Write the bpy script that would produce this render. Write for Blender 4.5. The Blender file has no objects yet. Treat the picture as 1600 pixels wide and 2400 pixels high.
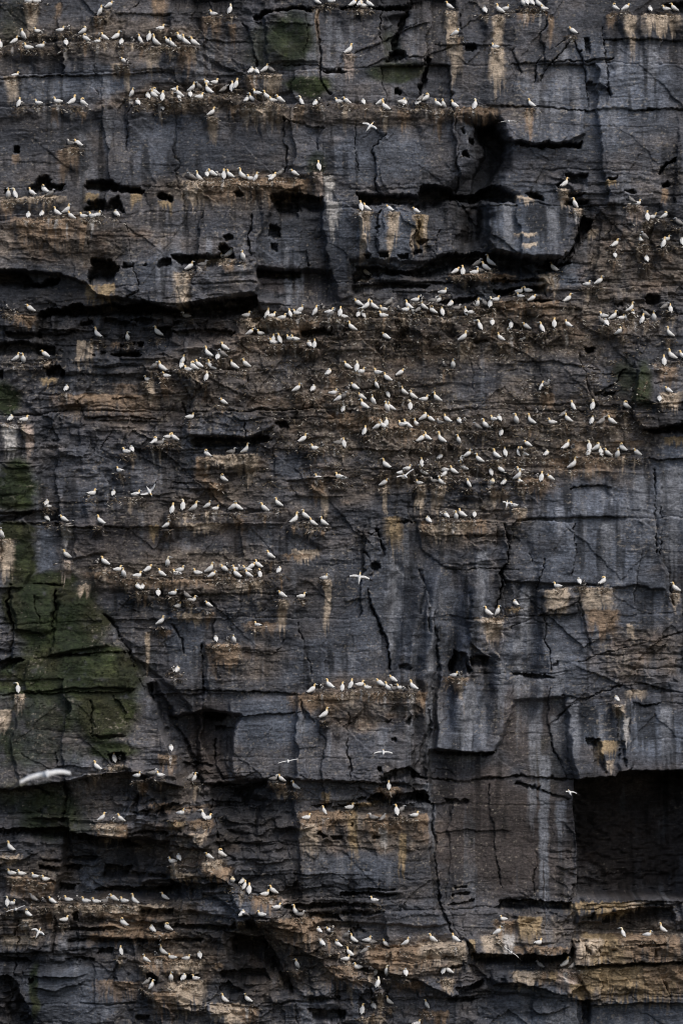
import bpy, math, random
import numpy as np

# ------------------------------------------------------------------ camera, sky, sun, exposure
C = bpy.context.scene.collection
scene = bpy.context.scene
K = 35.0                      # photograph pixels per metre on the cliff face
CAM_D = 400.0
Z0 = 60.0                     # height of the view centre above the sea


def wx(px): return (px - 800.0) / K


def wz(py): return Z0 + (1200.0 - py) / K


cam_d = bpy.data.cameras.new("camera")
cam = bpy.data.objects.new("camera", cam_d)
C.objects.link(cam)
cam.location = (0, -CAM_D, Z0)
cam.rotation_euler = (math.radians(90), 0, 0)
cam_d.sensor_fit = 'VERTICAL'
cam_d.sensor_height = 36.0
cam_d.lens = 18.0 / ((1200.0 / K) / CAM_D)
cam_d.clip_start = 1.0
cam_d.clip_end = 5000.0
cam_d.dof.use_dof = True
cam_d.dof.focus_distance = CAM_D - 1.0
cam_d.dof.aperture_fstop = 1.3
scene.camera = cam

SUN_EL, SUN_AZ = 50.0, 30.0   # degrees; azimuth measured to the right of the camera's back
world = bpy.data.worlds.new("World")
scene.world = world
world.use_nodes = True
nt = world.node_tree
nt.nodes.clear()
sky = nt.nodes.new("ShaderNodeTexSky")
sky.sky_type = 'NISHITA'
sky.sun_disc = False
sky.sun_elevation = math.radians(SUN_EL)
sky.sun_rotation = math.radians(180.0 - SUN_AZ)
sky.air_density = 1.0
sky.dust_density = 3.0
sky.ozone_density = 1.0
bg = nt.nodes.new("ShaderNodeBackground")
bg.inputs["Strength"].default_value = 0.135
wo = nt.nodes.new("ShaderNodeOutputWorld")
nt.links.new(sky.outputs[0], bg.inputs[0])
nt.links.new(bg.outputs[0], wo.inputs[0])

sl = bpy.data.lights.new("sun", 'SUN')
sl.energy = 1.75
sl.angle = math.radians(40.0)
sl.color = (1.0, 0.955, 0.89)
so = bpy.data.objects.new("sun", sl)
C.objects.link(so)
so.location = (60, -120, 160)
so.rotation_euler = (math.radians(90.0 - SUN_EL), 0, math.radians(SUN_AZ))

scene.view_settings.view_transform = 'Standard'
scene.view_settings.look = 'None'
scene.view_settings.gamma = 1.0
scene.view_settings.use_curve_mapping = False
scene.view_settings.exposure = 0.14
scene.cycles.filter_width = 1.1
scene.cycles.max_bounces = 6
scene.cycles.diffuse_bounces = 3

# ------------------------------------------------------------------ noise helpers (photo-pixel units on the face)
STEP = 1.7


def axis(a, b):
    fine = np.arange(a, b + 0.1, STEP)
    ext = np.cumsum(np.linspace(STEP, 70, 34))
    return np.concatenate([(a - ext)[::-1], fine, b + ext]).astype(np.float32)


XS = axis(-90, 1690)
YS = axis(-90, 2490)
NX, NY = len(XS), len(YS)
X = np.broadcast_to(XS[None, :], (NY, NX))
Y = np.broadcast_to(YS[:, None], (NY, NX))
f32 = np.float32


def sep(sx, sy, seed, ox=0.0):
    """smooth value noise in -1..1 on the whole grid, lattice sx by sy"""
    rg = np.random.default_rng(seed)
    tx = (XS - XS[0]) / sx
    ty = (YS - YS[0]) / sy
    T = rg.uniform(-1, 1, (int(ty.max()) + 3, int(tx.max()) + 3)).astype(f32)
    ix = tx.astype(int); fx = (tx - ix).astype(f32); fx = fx * fx * (3 - 2 * fx)
    iy = ty.astype(int); fy = (ty - iy).astype(f32); fy = fy * fy * (3 - 2 * fy)
    R = T[:, ix] * (1 - fx) + T[:, ix + 1] * fx
    return R[iy] * (1 - fy)[:, None] + R[iy + 1] * fy[:, None]


def fbm(sx, sy, seed, octv=4, gain=0.55):
    out = 0; a = 1.0; t = 0
    for k in range(octv):
        out = out + a * sep(sx / 2 ** k, sy / 2 ** k, seed + 31 * k)
        t += a * a; a *= gain
    return out / math.sqrt(t)


def gnoise(U, V, seed):
    rg = np.random.default_rng(seed)
    T = rg.uniform(-1, 1, (512, 512)).astype(f32)
    iu = np.floor(U).astype(np.int64); fu = (U - iu).astype(f32); fu = fu * fu * (3 - 2 * fu)
    iv = np.floor(V).astype(np.int64); fv = (V - iv).astype(f32); fv = fv * fv * (3 - 2 * fv)
    a, b, c, d = iu & 511, (iu + 1) & 511, iv & 511, (iv + 1) & 511
    return (T[c, a] * (1 - fu) + T[c, b] * fu) * (1 - fv) + (T[d, a] * (1 - fu) + T[d, b] * fu) * fv


def sstep(a, b, x):
    t = np.clip((x - a) / (b - a), 0, 1)
    return t * t * (3 - 2 * t)


# ------------------------------------------------------------------ the cliff's relief
WX = X + 9 * sep(110, 90, 1) + 5 * sep(34, 26, 2) + 2.5 * sep(11, 9, 3) + 1.0 * sep(5, 5, 4)
WY = Y + 7 * sep(190, 80, 5) + 3.5 * sep(40, 22, 6) + 1.8 * sep(12, 8, 7) + 0.8 * sep(5, 4, 8)
WB = sep(60, 45, 9) + 0.5 * sep(22, 18, 10)
def window(x0, x1, y0, y1):
    i0, i1 = np.searchsorted(XS, [x0, x1]); j0, j1 = np.searchsorted(YS, [y0, y1])
    return slice(max(j0, 0), max(j1, j0 + 1)), slice(max(i0, 0), max(i1, i0 + 1))


# regions of differently stained and weathered rock, plus shade painted into recesses
BROWN = np.zeros((NY, NX), f32); BLUE = BROWN.copy(); STAIN_SHADE = BROWN.copy(); MOSS = BROWN.copy(); PALE = BROWN.copy()


def blob(arr, cx, cy, rx, ry, amt):
    w = window(cx - 1.5 * rx, cx + 1.5 * rx, cy - 1.5 * ry, cy + 1.5 * ry)
    d = np.sqrt(((WX[w] - cx) / rx) ** 2 + ((WY[w] - cy) / ry) ** 2) + 0.28 * BL[w]
    arr[w] = np.maximum(arr[w], amt * sstep(1.2, 0.55, d))


BL = fbm(90, 70, 301, 4)
for q in ((230, 95, 300, 55, .6), (430, 235, 280, 40, .7), (900, 270, 420, 26, .6), (570, 440, 200, 45, .9), (150, 560, 260, 70, .8), (640, 800, 170, 80, .8), (950, 790, 420, 90, .8), (1240, 770, 240, 80, .8),
          (1480, 640, 170, 130, .7), (850, 960, 330, 150, .8), (1250, 1030, 330, 120, .8), (520, 900, 190, 110, .6), (290, 960, 170, 50, .7), (480, 1200, 260, 60, .5), (430, 1340, 270, 70, .8), (560, 1120, 120, 60, .6), (820, 1130, 200, 60, .6),
          (1100, 1235, 140, 60, .6), (560, 1550, 120, 50, .5), (860, 1650, 170, 70, .8), (1500, 1540, 120, 70, .5), (860, 1960, 190, 70, .8), (240, 2150, 260, 60, .7), (680, 2230, 170, 130, .7), (950, 2240, 170, 60, .8), (420, 2260, 110, 90, .7), (1450, 2240, 200, 110, .7), (1240, 2190, 110, 60, .6), (430, 1980, 120, 80, .6), (90, 2060, 90, 60, .7), (1180, 1960, 140, 150, .35), (1470, 2000, 130, 110, .45), (500, 1750, 80, 90, .4), (330, 1850, 150, 60, .4), (230, 1700, 160, 60, .35), (1300, 560, 90, 30, .0), (1360, 690, 120, 40, .4), (240, 1260, 150, 70, .2)):
    blob(BROWN, *q)
for q in ((170, 200, 160, 50, .6), (1420, 200, 180, 110, .7), (1350, 310, 150, 60, .5), (1200, 530, 120, 100, .9), (1180, 360, 50, 90, .5), (900, 560, 90, 90, .9), (790, 560, 50, 110, .6), (680, 580, 70, 60, .5), (350, 600, 90, 90, .4), (420, 350, 130, 90, .4), (880, 370, 120, 70, .5), (1330, 640, 70, 35, .8),
          (1420, 1230, 220, 110, .6), (1580, 1150, 60, 130, .9), (1380, 1310, 180, 60, .7), (1000, 1460, 200, 130, .5), (900, 1370, 90, 90, .5), (620, 1690, 130, 60, .9), (770, 1560, 120, 60, .4), (1500, 1720, 130, 70, .8), (1380, 1690, 70, 60, .8), (1090, 1690, 60, 80, .7), (1270, 1560, 120, 120, .5), (850, 2030, 110, 60, .6), (160, 2330, 120, 70, .7), (1520, 2380, 160, 50, .9), (1260, 2360, 140, 60, .7), (100, 1280, 30, 60, .9), (215, 2060, 40, 50, .7), (560, 2120, 110, 40, .5), (1350, 1480, 110, 60, .4), (1460, 1400, 130, 70, .5), (560, 1010, 110, 60, .3), (700, 1100, 90, 50, .4), (430, 1490, 50, 80, .6), (260, 1160, 170, 60, .2)):
    blob(BLUE, *q)
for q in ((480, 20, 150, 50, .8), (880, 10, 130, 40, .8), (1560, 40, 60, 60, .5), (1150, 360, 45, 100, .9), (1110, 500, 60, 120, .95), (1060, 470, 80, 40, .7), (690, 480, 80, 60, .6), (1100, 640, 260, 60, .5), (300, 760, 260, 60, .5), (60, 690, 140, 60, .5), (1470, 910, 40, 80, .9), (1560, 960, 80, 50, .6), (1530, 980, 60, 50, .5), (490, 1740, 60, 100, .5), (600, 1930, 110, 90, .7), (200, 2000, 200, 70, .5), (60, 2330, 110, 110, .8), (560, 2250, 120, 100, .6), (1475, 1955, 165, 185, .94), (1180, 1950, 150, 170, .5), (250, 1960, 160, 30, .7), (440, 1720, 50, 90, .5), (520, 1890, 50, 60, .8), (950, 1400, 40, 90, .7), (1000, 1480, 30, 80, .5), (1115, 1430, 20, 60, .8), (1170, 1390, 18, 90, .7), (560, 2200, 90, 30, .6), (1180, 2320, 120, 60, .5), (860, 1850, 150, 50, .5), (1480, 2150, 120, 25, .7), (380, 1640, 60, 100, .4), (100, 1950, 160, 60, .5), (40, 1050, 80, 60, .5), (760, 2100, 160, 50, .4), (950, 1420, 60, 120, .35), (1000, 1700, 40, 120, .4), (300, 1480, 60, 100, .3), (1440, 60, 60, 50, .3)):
    blob(STAIN_SHADE, *q)  # dark stains, and shade painted into the gully, recesses and cave back
for q in ((680, 85, 70, 70, .75), (720, 205, 60, 26, 1.0), (620, 100, 60, 60, .4), (930, 175, 70, 22, .7), (45, 1140, 55, 62, 1.0), (15, 930, 40, 40, .9), (40, 1250, 45, 30, 1.0), (50, 1310, 30, 70, .9), (120, 1360, 70, 26, .9), (60, 1440, 60, 100, .9), (150, 1460, 110, 110, .95), (210, 1580, 140, 70, 1.0), (250, 1680, 90, 60, .95), (90, 1590, 120, 70, .8), (130, 1660, 120, 70, .6), (270, 1750, 60, 26, .9), (90, 1740, 120, 70, .45), (110, 1900, 100, 60, .7), (90, 1870, 90, 50, .5), (1510, 900, 26, 60, .7), (1470, 880, 30, 40, .5), (85, 2330, 14, 70, .7), (40, 40, 50, 60, .35), (920, 120, 25, 60, .5), (750, 380, 25, 30, .6), (810, 1900, 40, 40, .2), (1280, 1790, 40, 80, .15)):
    blob(MOSS, *q)

H = np.zeros((NY, NX), f32)      # metres out of the face, towards the sea


def blocks(bh, bw, seed, dip=0.0, irr=0.45, rot=0.0):
    """courses of jointed rock: value, tilt and distance to the nearest joint"""
    rg = np.random.default_rng(seed)
    n = int(6500 / bh) + 8
    bd = np.cumsum(bh * rg.uniform(1 - irr, 1 + irr, n)) - 1900
    cr, sr = math.cos(rot), math.sin(rot)
    xq = WX * cr + WY * sr if rot else WX
    yq = (WY * cr - WX * sr + 600) if rot else Y
    yy = yq if rot else WY + dip * X
    band = np.clip(np.searchsorted(bd, yy.ravel()).reshape(yy.shape), 1, n - 1)
    ws = bw * rg.uniform(0.6, 1.7, n); off = rg.uniform(0, 5000, n)
    u = (xq + 8 * WB + off[band] + 0.06 * (yq - bd[band]) * rg.uniform(-1, 1, n)[band] + 3000) / ws[band]
    jit = rg.uniform(-0.38, 0.38, (n, 512))
    c = np.floor(u).astype(np.int64); fr = u - c
    lo = jit[band, c & 511]; hi = 1 + jit[band, (c + 1) & 511]
    left = fr < lo; right = fr >= hi
    c = c - left + right
    fr = u - c
    lo = jit[band, c & 511]; hi = 1 + jit[band, (c + 1) & 511]
    v = rg.uniform(-1, 1, (n, 512))[band, c & 511]
    t1 = rg.uniform(-1, 1, (n, 512))[band, c & 511]
    t2 = rg.uniform(-1, 1, (n, 512))[band, c & 511]
    ex = np.minimum(fr - lo, hi - fr) * ws[band]
    y0, y1 = bd[band - 1], bd[band]
    ey = np.minimum(yy - y0, y1 - yy)
    tilt = t1 * ((fr - lo) / (hi - lo) - 0.5) + t2 * ((yy - y0) / (y1 - y0) - 0.5)
    return v.astype(f32), tilt.astype(f32), ex.astype(f32), ey.astype(f32)


ROUGH = np.zeros((NY, NX), f32)
for q in ((250, 1880, 300, 70, .8), (200, 2030, 260, 90, .9), (560, 1930, 170, 110, .9), (480, 2120, 240, 110, 1.0), (620, 2300, 200, 130, .9), (860, 1860, 190, 60, .8), (1180, 2320, 200, 70, .7), (860, 2330, 180, 90, .8), (250, 770, 380, 90, .8), (250, 1000, 280, 130, .7), (1100, 650, 300, 70, .9), (1320, 460, 120, 60, .6), (1480, 650, 170, 140, .9),
          (150, 1480, 200, 110, .3), (330, 1470, 120, 120, .6), (380, 1850, 120, 70, .9), (760, 2100, 200, 60, .8), (1480, 2150, 170, 50, .6), (560, 1400, 200, 60, .5), (830, 1260, 90, 80, .8), (450, 1060, 160, 120, .5), (1500, 1560, 150, 70, .6), (1560, 960, 80, 90, .5)):
    blob(ROUGH, *q)
SMOOTH = np.zeros((NY, NX), f32)
for q in ((1185, 1950, 170, 190, 1), (1100, 1690, 90, 100, 1), (1190, 1730, 130, 110, 1), (960, 1460, 220, 190, .7), (1450, 1280, 220, 190, .6), (1500, 1720, 170, 110, .7), (620, 1690, 130, 100, .7), (180, 1480, 170, 200, .7), (220, 1660, 180, 100, .5), (900, 370, 140, 90, .7), (1380, 210, 220, 120, .6), (420, 330, 240, 70, .6), (180, 190, 200, 60, .6)):
    blob(SMOOTH, *q)
PURP = np.zeros((NY, NX), f32)
for q in ((1180, 1960, 160, 180, .95), (1230, 1700, 90, 110, .7), (1480, 1960, 190, 180, .8), (500, 1740, 70, 110, .6), (680, 660, 90, 40, .7), (470, 770, 130, 40, .5), (1180, 350, 60, 60, .3), (560, 1250, 240, 40, .3), (270, 1260, 130, 60, .5), (330, 1000, 200, 60, .3)):
    blob(PURP, *q)
rough = np.clip(-0.9 * SMOOTH + ROUGH + 0.55 * sstep(-0.35, 0.6, fbm(300, 220, 11, 3)) + 0.75 * BROWN + 0.35 * sstep(1850, 2050, Y) - 0.9 * BLUE - 0.3 * MOSS, 0, 1)          # where the rock is broken rather than smooth
v, t, ex, ey = blocks(230, 330, 101, 0.015)
H += 0.26 * v + 0.7 * t
H -= (0.12 + 0.3 * rough) * np.exp(-(ey / 2.0) ** 2) * sstep(-0.2, 0.3, sep(170, 60, 12)) + 0.18 * np.exp(-(ex / 1.6) ** 2) * sstep(0.2, 0.5, sep(90, 140, 13))
v2, t, ex, ey = blocks(92, 150, 102, -0.012)
H += (0.02 + 0.18 * rough) * v2 + (0.06 + 0.24 * rough) * t
H -= (0.05 + 0.2 * rough) * np.exp(-(ey / 1.6) ** 2) * sstep(-0.1, 0.35, sep(120, 40, 14)) + 0.14 * rough * np.exp(-(ex / 1.5) ** 2) * sstep(0.3, 0.6, sep(60, 80, 15))
v3, t, ex, ey = blocks(34, 75, 103, 0.02)
H += (0.010 + 0.16 * rough) * v3 + (0.01 + 0.12 * rough) * t
H -= 0.14 * rough * np.exp(-(ey / 1.4) ** 2) * sstep(0.0, 0.4, sep(80, 25, 16)) * (0.4 + rough)
v4, t, ex, ey = blocks(13, 46, 104, -0.015, 0.6)
H += (0.012 + 0.13 * rough) * v4 + 0.06 * rough * t
v5, t, ex, ey = blocks(8, 30, 108, 0.02, 0.7)
H += (0.010 + 0.05 * rough) * v5
# oblique fracture planes
o1, t, ex, ey = blocks(170, 260, 105, 0, 0.5, 0.75)
H += (0.01 + 0.12 * rough) * o1 + (0.26 + 0.25 * rough) * (1 - 0.75 * SMOOTH) * t
o2, t, ex, ey = blocks(120, 210, 106, 0, 0.5, -1.0)
H += (0.01 + 0.12 * rough) * o2 + (0.16 + 0.30 * rough) * (1 - 0.75 * SMOOTH) * t
o3, t, ex, ey = blocks(44, 70, 107, 0, 0.5, 0.45)
H += 0.13 * rough * o3 + 0.20 * rough * t
H += 0.30 * MOSS * fbm(70, 55, 32, 2)
# laminae and general roughness
DIPY = WY + 0.09 * (v + 0.5 * o1) * (X - 800)
lam1 = gnoise(X / 150, DIPY / 5.5, 21); lam2 = gnoise(X / 70, DIPY / 9.5, 22); lam3 = gnoise(X / 40, DIPY / 4.2, 23)
lamw = np.clip(0.75 + 0.55 * o2 + 0.5 * fbm(120, 90, 31, 2), 0.1, 1.6)
lam1 = lam1 * lamw; lam2 = lam2 * lamw; lam3 = lam3 * lamw
H += 0.020 * lam1 + 0.024 * lam2 + 0.015 * lam3
H += 0.45 * fbm(700, 500, 24, 2) + 0.16 * fbm(120, 110, 25, 3)
chunk = fbm(26, 17, 26, 3)
H += (0.015 + 0.15 * rough) * chunk
# fluted ribs of the lower centre
ribm = sstep(1270, 1400, Y) * sstep(1760, 1640, Y) * sstep(840, 900, X) * sstep(1300, 1240, X)
LEAN = X + 0.10 * (Y - 1500) + 10 * WB
H += ribm * (1.0 * gnoise(LEAN / 48, Y / 420, 28) + 0.45 * gnoise(LEAN / 19, Y / 260, 29))
H += 0.10 * (1 - rough) * sep(38, 330, 30)
H += 0.018 * sep(5, 4.2, 27)


def P(s):
    return [tuple(float(q) for q in p.split(',')) for p in s.split()]


def sdpoly(pts, pad=34, wob=1.0):
    xs = [p[0] for p in pts]; ys = [p[1] for p in pts]
    w = window(min(xs) - pad, max(xs) + pad, min(ys) - pad, max(ys) + pad)
    x = X[w] + wob * (WX[w] - X[w]); y = Y[w] + wob * (WY[w] - Y[w])
    d = np.full(x.shape, 1e9, f32); ins = np.zeros(x.shape, bool)
    n = len(pts)
    for k in range(n):
        (ax, ay), (bx, by) = pts[k], pts[(k + 1) % n]
        ux, uy = bx - ax, by - ay
        q = np.clip(((x - ax) * ux + (y - ay) * uy) / (ux * ux + uy * uy + 1e-9), 0, 1)
        d = np.minimum(d, (x - ax - q * ux) ** 2 + (y - ay - q * uy) ** 2)
        if by != ay:
            cr = ((ay > y) != (by > y)) & (x < ux * (y - ay) / (by - ay) + ax)
            ins ^= cr
    d = np.sqrt(d)
    return w, np.where(ins, -d, d), x, y


def cave(s, depth, e=2.5, floor=0.45, wob=1.0, lump=0.22, clean=0.0):
    pts = P(s)
    w, sd, x, y = sdpoly(pts, wob=wob)
    sd = sd + (1 - clean) * (2.2 * gnoise(x / 7, y / 5, 91) + 1.6 * gnoise(x / 3, y / 2.4, 92))
    m = sstep(e, -e, sd)
    ins = sd < 0
    yb = np.where(ins, y, -1e6).max(axis=0)
    yt = np.where(ins, y, 1e6).min(axis=0)
    hgt = np.maximum(yb - yt, 4.0)
    depth = min(depth, 0.075 * float(hgt[ins.any(axis=0)].max()) + 0.25) if ins.any() else depth
    fl = np.clip((yb[None, :] - y) / (floor * hgt[None, :] + 1e-3), 0.12, 1) if floor > 0 else 1.0
    if clean: H[w] *= 1 - 0.75 * clean * m
    H[w] -= depth * m * fl * (1.0 + lump * gnoise(x / 14, y / 8, 93))


def slab(s, top, bot=None, e=3.0, wob=1.0):
    pts = P(s)
    if bot is None: bot = top
    w, sd, x, y = sdpoly(pts, wob=wob)
    ys = [p[1] for p in pts]
    q = np.clip((y - min(ys)) / (max(ys) - min(ys)), 0, 1)
    H[w] += (top + (bot - top) * q) * sstep(e, -e, sd)


def ledge(s, wd, L, under=0.25):
    pts = P(s)
    xs = np.array([p[0] for p in pts]); ys = np.array([p[1] for p in pts])
    w = window(xs.min() - 14, xs.max() + 14, ys.min() - 50, ys.max() + 3.6 * L + 20)
    x, y = WX[w], WY[w]
    yl = np.interp(x, xs, ys) + 0.5 * (Y[w] - y)
    t_ = y - yl
    fade = sstep(xs.min() - 8, xs.min() + 8, x) * sstep(xs.max() + 8, xs.max() - 8, x)
    ww = wd * (0.8 + 0.35 * gnoise(x / 30, y / 400, 71))
    LL = L * (0.8 + 0.5 * gnoise(x / 22, y / 400, 72))
    prof = sstep(-1.6, 1.6, t_) * (1 - sstep(0.2, 1.0, t_ / (2.6 * LL)))
    H[w] += (ww * prof - under * np.exp(np.minimum(t_, 0) / 9.0) * (t_ < 0) * sstep(-40, -20, t_)) * fade


def crack(s, wd, dp):
    pts = P(s)
    xs = [p[0] for p in pts]; ys = [p[1] for p in pts]
    w = window(min(xs) - 75, max(xs) + 75, min(ys) - 75, max(ys) + 75)
    x, y = WX[w] + 1.6 * gnoise(X[w] / 6, Y[w] / 6, 76), WY[w] + 1.6 * gnoise(X[w] / 6, Y[w] / 6, 77)
    d = np.full(x.shape, 1e9, f32); side = np.zeros(x.shape, f32); endf = np.ones(x.shape, f32)
    n = len(pts) - 1
    for k, ((ax, ay), (bx, by)) in enumerate(zip(pts[:-1], pts[1:])):
        ux, uy = bx - ax, by - ay
        q0 = ((x - ax) * ux + (y - ay) * uy) / (ux * ux + uy * uy + 1e-9)
        q = np.clip(q0, 0, 1)
        dd = (x - ax - q * ux) ** 2 + (y - ay - q * uy) ** 2
        c = dd < d
        d = np.where(c, dd, d)
        L = math.hypot(ux, uy)
        side = np.where(c, (ux * (y - ay) - uy * (x - ax)) / (L + 1e-6), side)
        along = (k + q) / n
        endf = np.where(c, sstep(0, 0.12, along) * sstep(1, 0.88, along), endf)
    wv = 0.52 * wd * (0.8 + 0.5 * gnoise(x / 24, y / 24, 73) + 0.6 * gnoise(x / 7, y / 7, 74))
    H[w] -= dp * np.clip(0.7 + 0.8 * gnoise(x / 40, y / 40, 75), 0, 1) * np.exp(-d / np.maximum(wv, 0.3) ** 2)
    h_ = int(abs(xs[0] * 3.1 + ys[0] * 1.7)) % 10
    flat = abs(ys[-1] - ys[0]) < 0.35 * abs(xs[-1] - xs[0])
    sg = (-1 if xs[-1] > xs[0] else 1) if flat else (1 if h_ % 2 else -1)
    amp = (0.10 + 0.03 * h_) * min(dp, 1.0)
    H[w] += endf * amp * np.tanh(sg * side / 1.5) * np.exp(-np.sqrt(d) / 28.0)

# ---- big projecting slabs (photo-pixel outlines on the face; metres out at top, at bottom)
for s, a, b in (
    ("-60,520 320,508 455,432 720,428 640,462 604,560 600,640 592,690 500,704 400,722 335,702 235,690 205,662 145,640 -60,634", 0.62, 1.88),
    ("752,468 832,460 842,500 872,612 838,650 828,690 792,708 766,622 750,520", 1.38, 0.25),
    ("842,488 985,505 960,600 935,622 870,612 845,560", 0.75, 0.75),
    ("1200,466 1325,480 1357,490 1357,525 1330,585 1308,610 1262,606 1200,594 1150,588 1138,480", 1.25, 2.00),
    ("1172,258 1372,255 1372,318 1305,338 1205,335 1180,310", 0.25, 1.00),
    ("433,952 640,948 642,1000 600,1022 440,1020", 0.62, 1.12),
    ("1495,865 1640,858 1640,1008 1500,1010 1488,960", 0.50, 1.50),
    ("-60,988 86,988 92,1085 -60,1085", 1.00, 1.00),
    ("-60,1086 95,1086 93,1198 -60,1205", 1.12, 1.38),
    ("-60,1375 70,1370 200,1380 245,1450 292,1525 335,1605 372,1645 397,1752 425,1840 300,1800 150,1830 -60,1860", 1.3, 2.0),
    ("30,1390 120,1385 130,1470 100,1490 40,1470", 0.5, 0.5), ("140,1400 200,1390 240,1450 250,1520 120,1535", 0.3, 0.6), ("70,1545 300,1540 325,1610 60,1618", 0.35, 0.5), ("215,1640 290,1632 305,1665 295,1715 215,1715", 0.3, 0.4),
    ("40,1620 395,1620 400,1700 420,1840 300,1795 40,1850", 0.25, 0.50),
    ("690,1622 990,1618 1006,1700 985,1790 960,1840 690,1830", 0.88, 1.00),
    ("535,1640 700,1630 720,1830 560,1830 535,1800", 0.38, 0.62),
    ("1330,1720 1388,1678 1442,1650 1640,1615 1640,1802 1450,1802 1440,1816 1340,1826", 0.62, 1.88),
    ("1440,1655 1470,1650 1480,1790 1450,1812", 0.62, 0.62),
    ("1264,1382 1358,1378 1356,1436 1264,1440", 0.44, 0.62),
    ("1355,1376 1440,1372 1445,1470 1365,1480", 0.38, 0.12),
    ("480,1512 565,1510 575,1620 480,1620", 0.62, 0.25),
    ("1105,1448 1182,1446 1184,1520 1160,1560 1110,1500", 0.75, 0.38),
    ("1028,1460 1140,1470 1200,1600 1190,1700 1155,1765 1027,1760", 0.3, 1.6),
    ("165,1928 300,1926 300,1970 170,1962", 0.88, 1.12),
    ("370,1912 508,1912 512,2045 330,2065 370,1990", 0.75, 0.88),
    ("310,1825 420,1800 440,1880 330,1905", 0.62, 1.12),
    ("-60,2010 42,2002 44,2012 0,2032 -60,2036", 1.12, 1.12),
    ("700,1912 1012,1915 1018,2080 1045,2170 700,2160", 0.75, 0.62),
    ("840,2225 1085,2212 1092,2255 1115,2300 1060,2330 980,2290 850,2262", 1.25, 1.50),
    ("1080,2196 1335,2195 1335,2232 1205,2236 1110,2244", 0.75, 1.25),
    ("1200,2145 1332,2140 1345,2170 1330,2235 1222,2235", 0.50, 0.62),
    ("1340,2112 1590,2108 1440,2138 1410,2158 1350,2162", 0.88, 1.00),
    ("1340,2202 1640,2188 1640,2245 1530,2252 1350,2255", 1.25, 1.62),
    ("1360,2264 1640,2255 1640,2345 1380,2348", 0.88, 0.88),
    ("1150,2275 1310,2272 1368,2300 1330,2325 1200,2300 1150,2310", 0.88, 1.12),
    ("-60,2122 130,2120 125,2235 -60,2230", 0.88, 1.12),
    ("130,2120 190,2125 195,2240 130,2240", 0.25, 0.62),
    ("190,2170 400,2180 400,2205 190,2200", 0.62, 0.75),
    ("340,2300 485,2300 485,2365 400,2368 340,2330", 0.88, 0.75),
    ("490,2352 602,2356 600,2440 490,2440", 0.75, 0.75),
    ("530,2060 640,2110 730,2180 800,2230 900,2320 860,2350 720,2230 640,2190 560,2110", 0.75, 1.12),
    ("700,2225 860,2270 900,2330 830,2440 760,2440 730,2300", 0.50, 0.50),
    ("480,1068 600,1064 600,1105 480,1110", 0.62, 0.38),
    ("400,30 600,40 600,140 580,180 400,100", 0.25, 0.25),
    ("578,178 665,178 680,215 590,225", 0.62, 0.50),
    ("620,30 740,20 745,140 625,145", 0.50, 0.38),
    ("180,1230 250,1220 255,1290 165,1310", 0.38, 0.38),
    ("980,1222 1180,1222 1180,1310 1050,1330 985,1290", 0.50, 0.25),
    ("1180,1100 1550,1110 1560,1380 1180,1360", 0.62, 0.62),
):
    slab(s, a, b)
slab("300,1800 420,1798 445,1850 500,1915 512,2045 540,2060 620,2120 700,2165 765,2200 720,2232 620,2185 540,2110 420,2072 330,2068 300,1950", 0.8, 1.1, e=5)
slab("165,1905 300,1905 300,1975 165,1975", 0.5, 0.7)
slab("395,1905 515,1908 515,1960 395,1960", 0.4, 0.6)
# ---- broken blocks of the stepped lower buttress and its rubble
rk = random.Random(21)


def lump(cx, cy, w_, h_, d):
    n_ = rk.randint(5, 7); pts = []
    for q in range(n_):
        an = 2 * math.pi * (q + rk.uniform(-.25, .25)) / n_
        r_ = rk.uniform(.75, 1.2)
        pts.append("%.1f,%.1f" % (cx + math.cos(an) * w_ * r_, cy + max(-.7, min(.7, math.sin(an))) * h_ * r_ * 1.3))
    slab(" ".join(pts), d * rk.uniform(.3, .8), d, e=2.5)


for q in range(26):
    f_ = q / 25.0
    lump(300 + 560 * f_ + rk.gauss(0, 30), 1825 + 480 * f_ + rk.gauss(0, 26), rk.uniform(22, 52), rk.uniform(12, 28), rk.uniform(.35, .95))
for q in range(48):
    lump(rk.uniform(-30, 720), rk.uniform(1850, 2380), rk.uniform(16, 60), rk.uniform(8, 24), rk.uniform(.2, .7))
for q in range(40):
    lump(rk.uniform(0, 640), rk.uniform(740, 1180), rk.uniform(16, 60), rk.uniform(7, 18), rk.uniform(.15, .45))
for q in range(16):
    lump(rk.uniform(700, 1330), rk.uniform(2230, 2400), rk.uniform(20, 60), rk.uniform(8, 20), rk.uniform(.2, .6))
# ---- receding bays
slab("1122,296 1158,292 1182,330 1174,385 1150,432 1122,470 1128,560 1098,560 1100,470 1112,410 1140,352", -1.9, -1.2, e=4)
slab("308,1545 345,1560 420,1620 460,1700 470,1840 440,1830 398,1745 372,1645", -0.7, -0.9, e=6)
slab("-60,1955 165,1945 165,2000 60,2005 -60,1998", -0.5, -0.4, e=5)
slab("520,2180 640,2200 700,2330 640,2330 540,2250", -0.9, -0.7, e=5)
slab("905,40 955,30 945,80 930,128 905,130", -0.6, -1.0, e=8)
slab("560,1235 660,1230 640,1300 560,1320 420,1330 440,1260", -0.3, -0.2, e=14)
slab("1108,290 1165,285 1185,335 1180,400 1150,450 1200,470 1140,480 1140,600 1085,600 1090,490 1040,450 1100,400 1125,350", -2.0, -1.5, e=20)
slab("470,1668 540,1672 556,1710 548,1760 500,1790 468,1730", -1.6, -0.8, e=5)
slab("440,1840 560,1850 620,1880 600,1960 520,2010 470,1930", -1.2, -0.8, e=8)
slab("-60,1205 60,1205 75,1290 60,1375 -60,1375", 0.9, 0.9, e=4)
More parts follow.
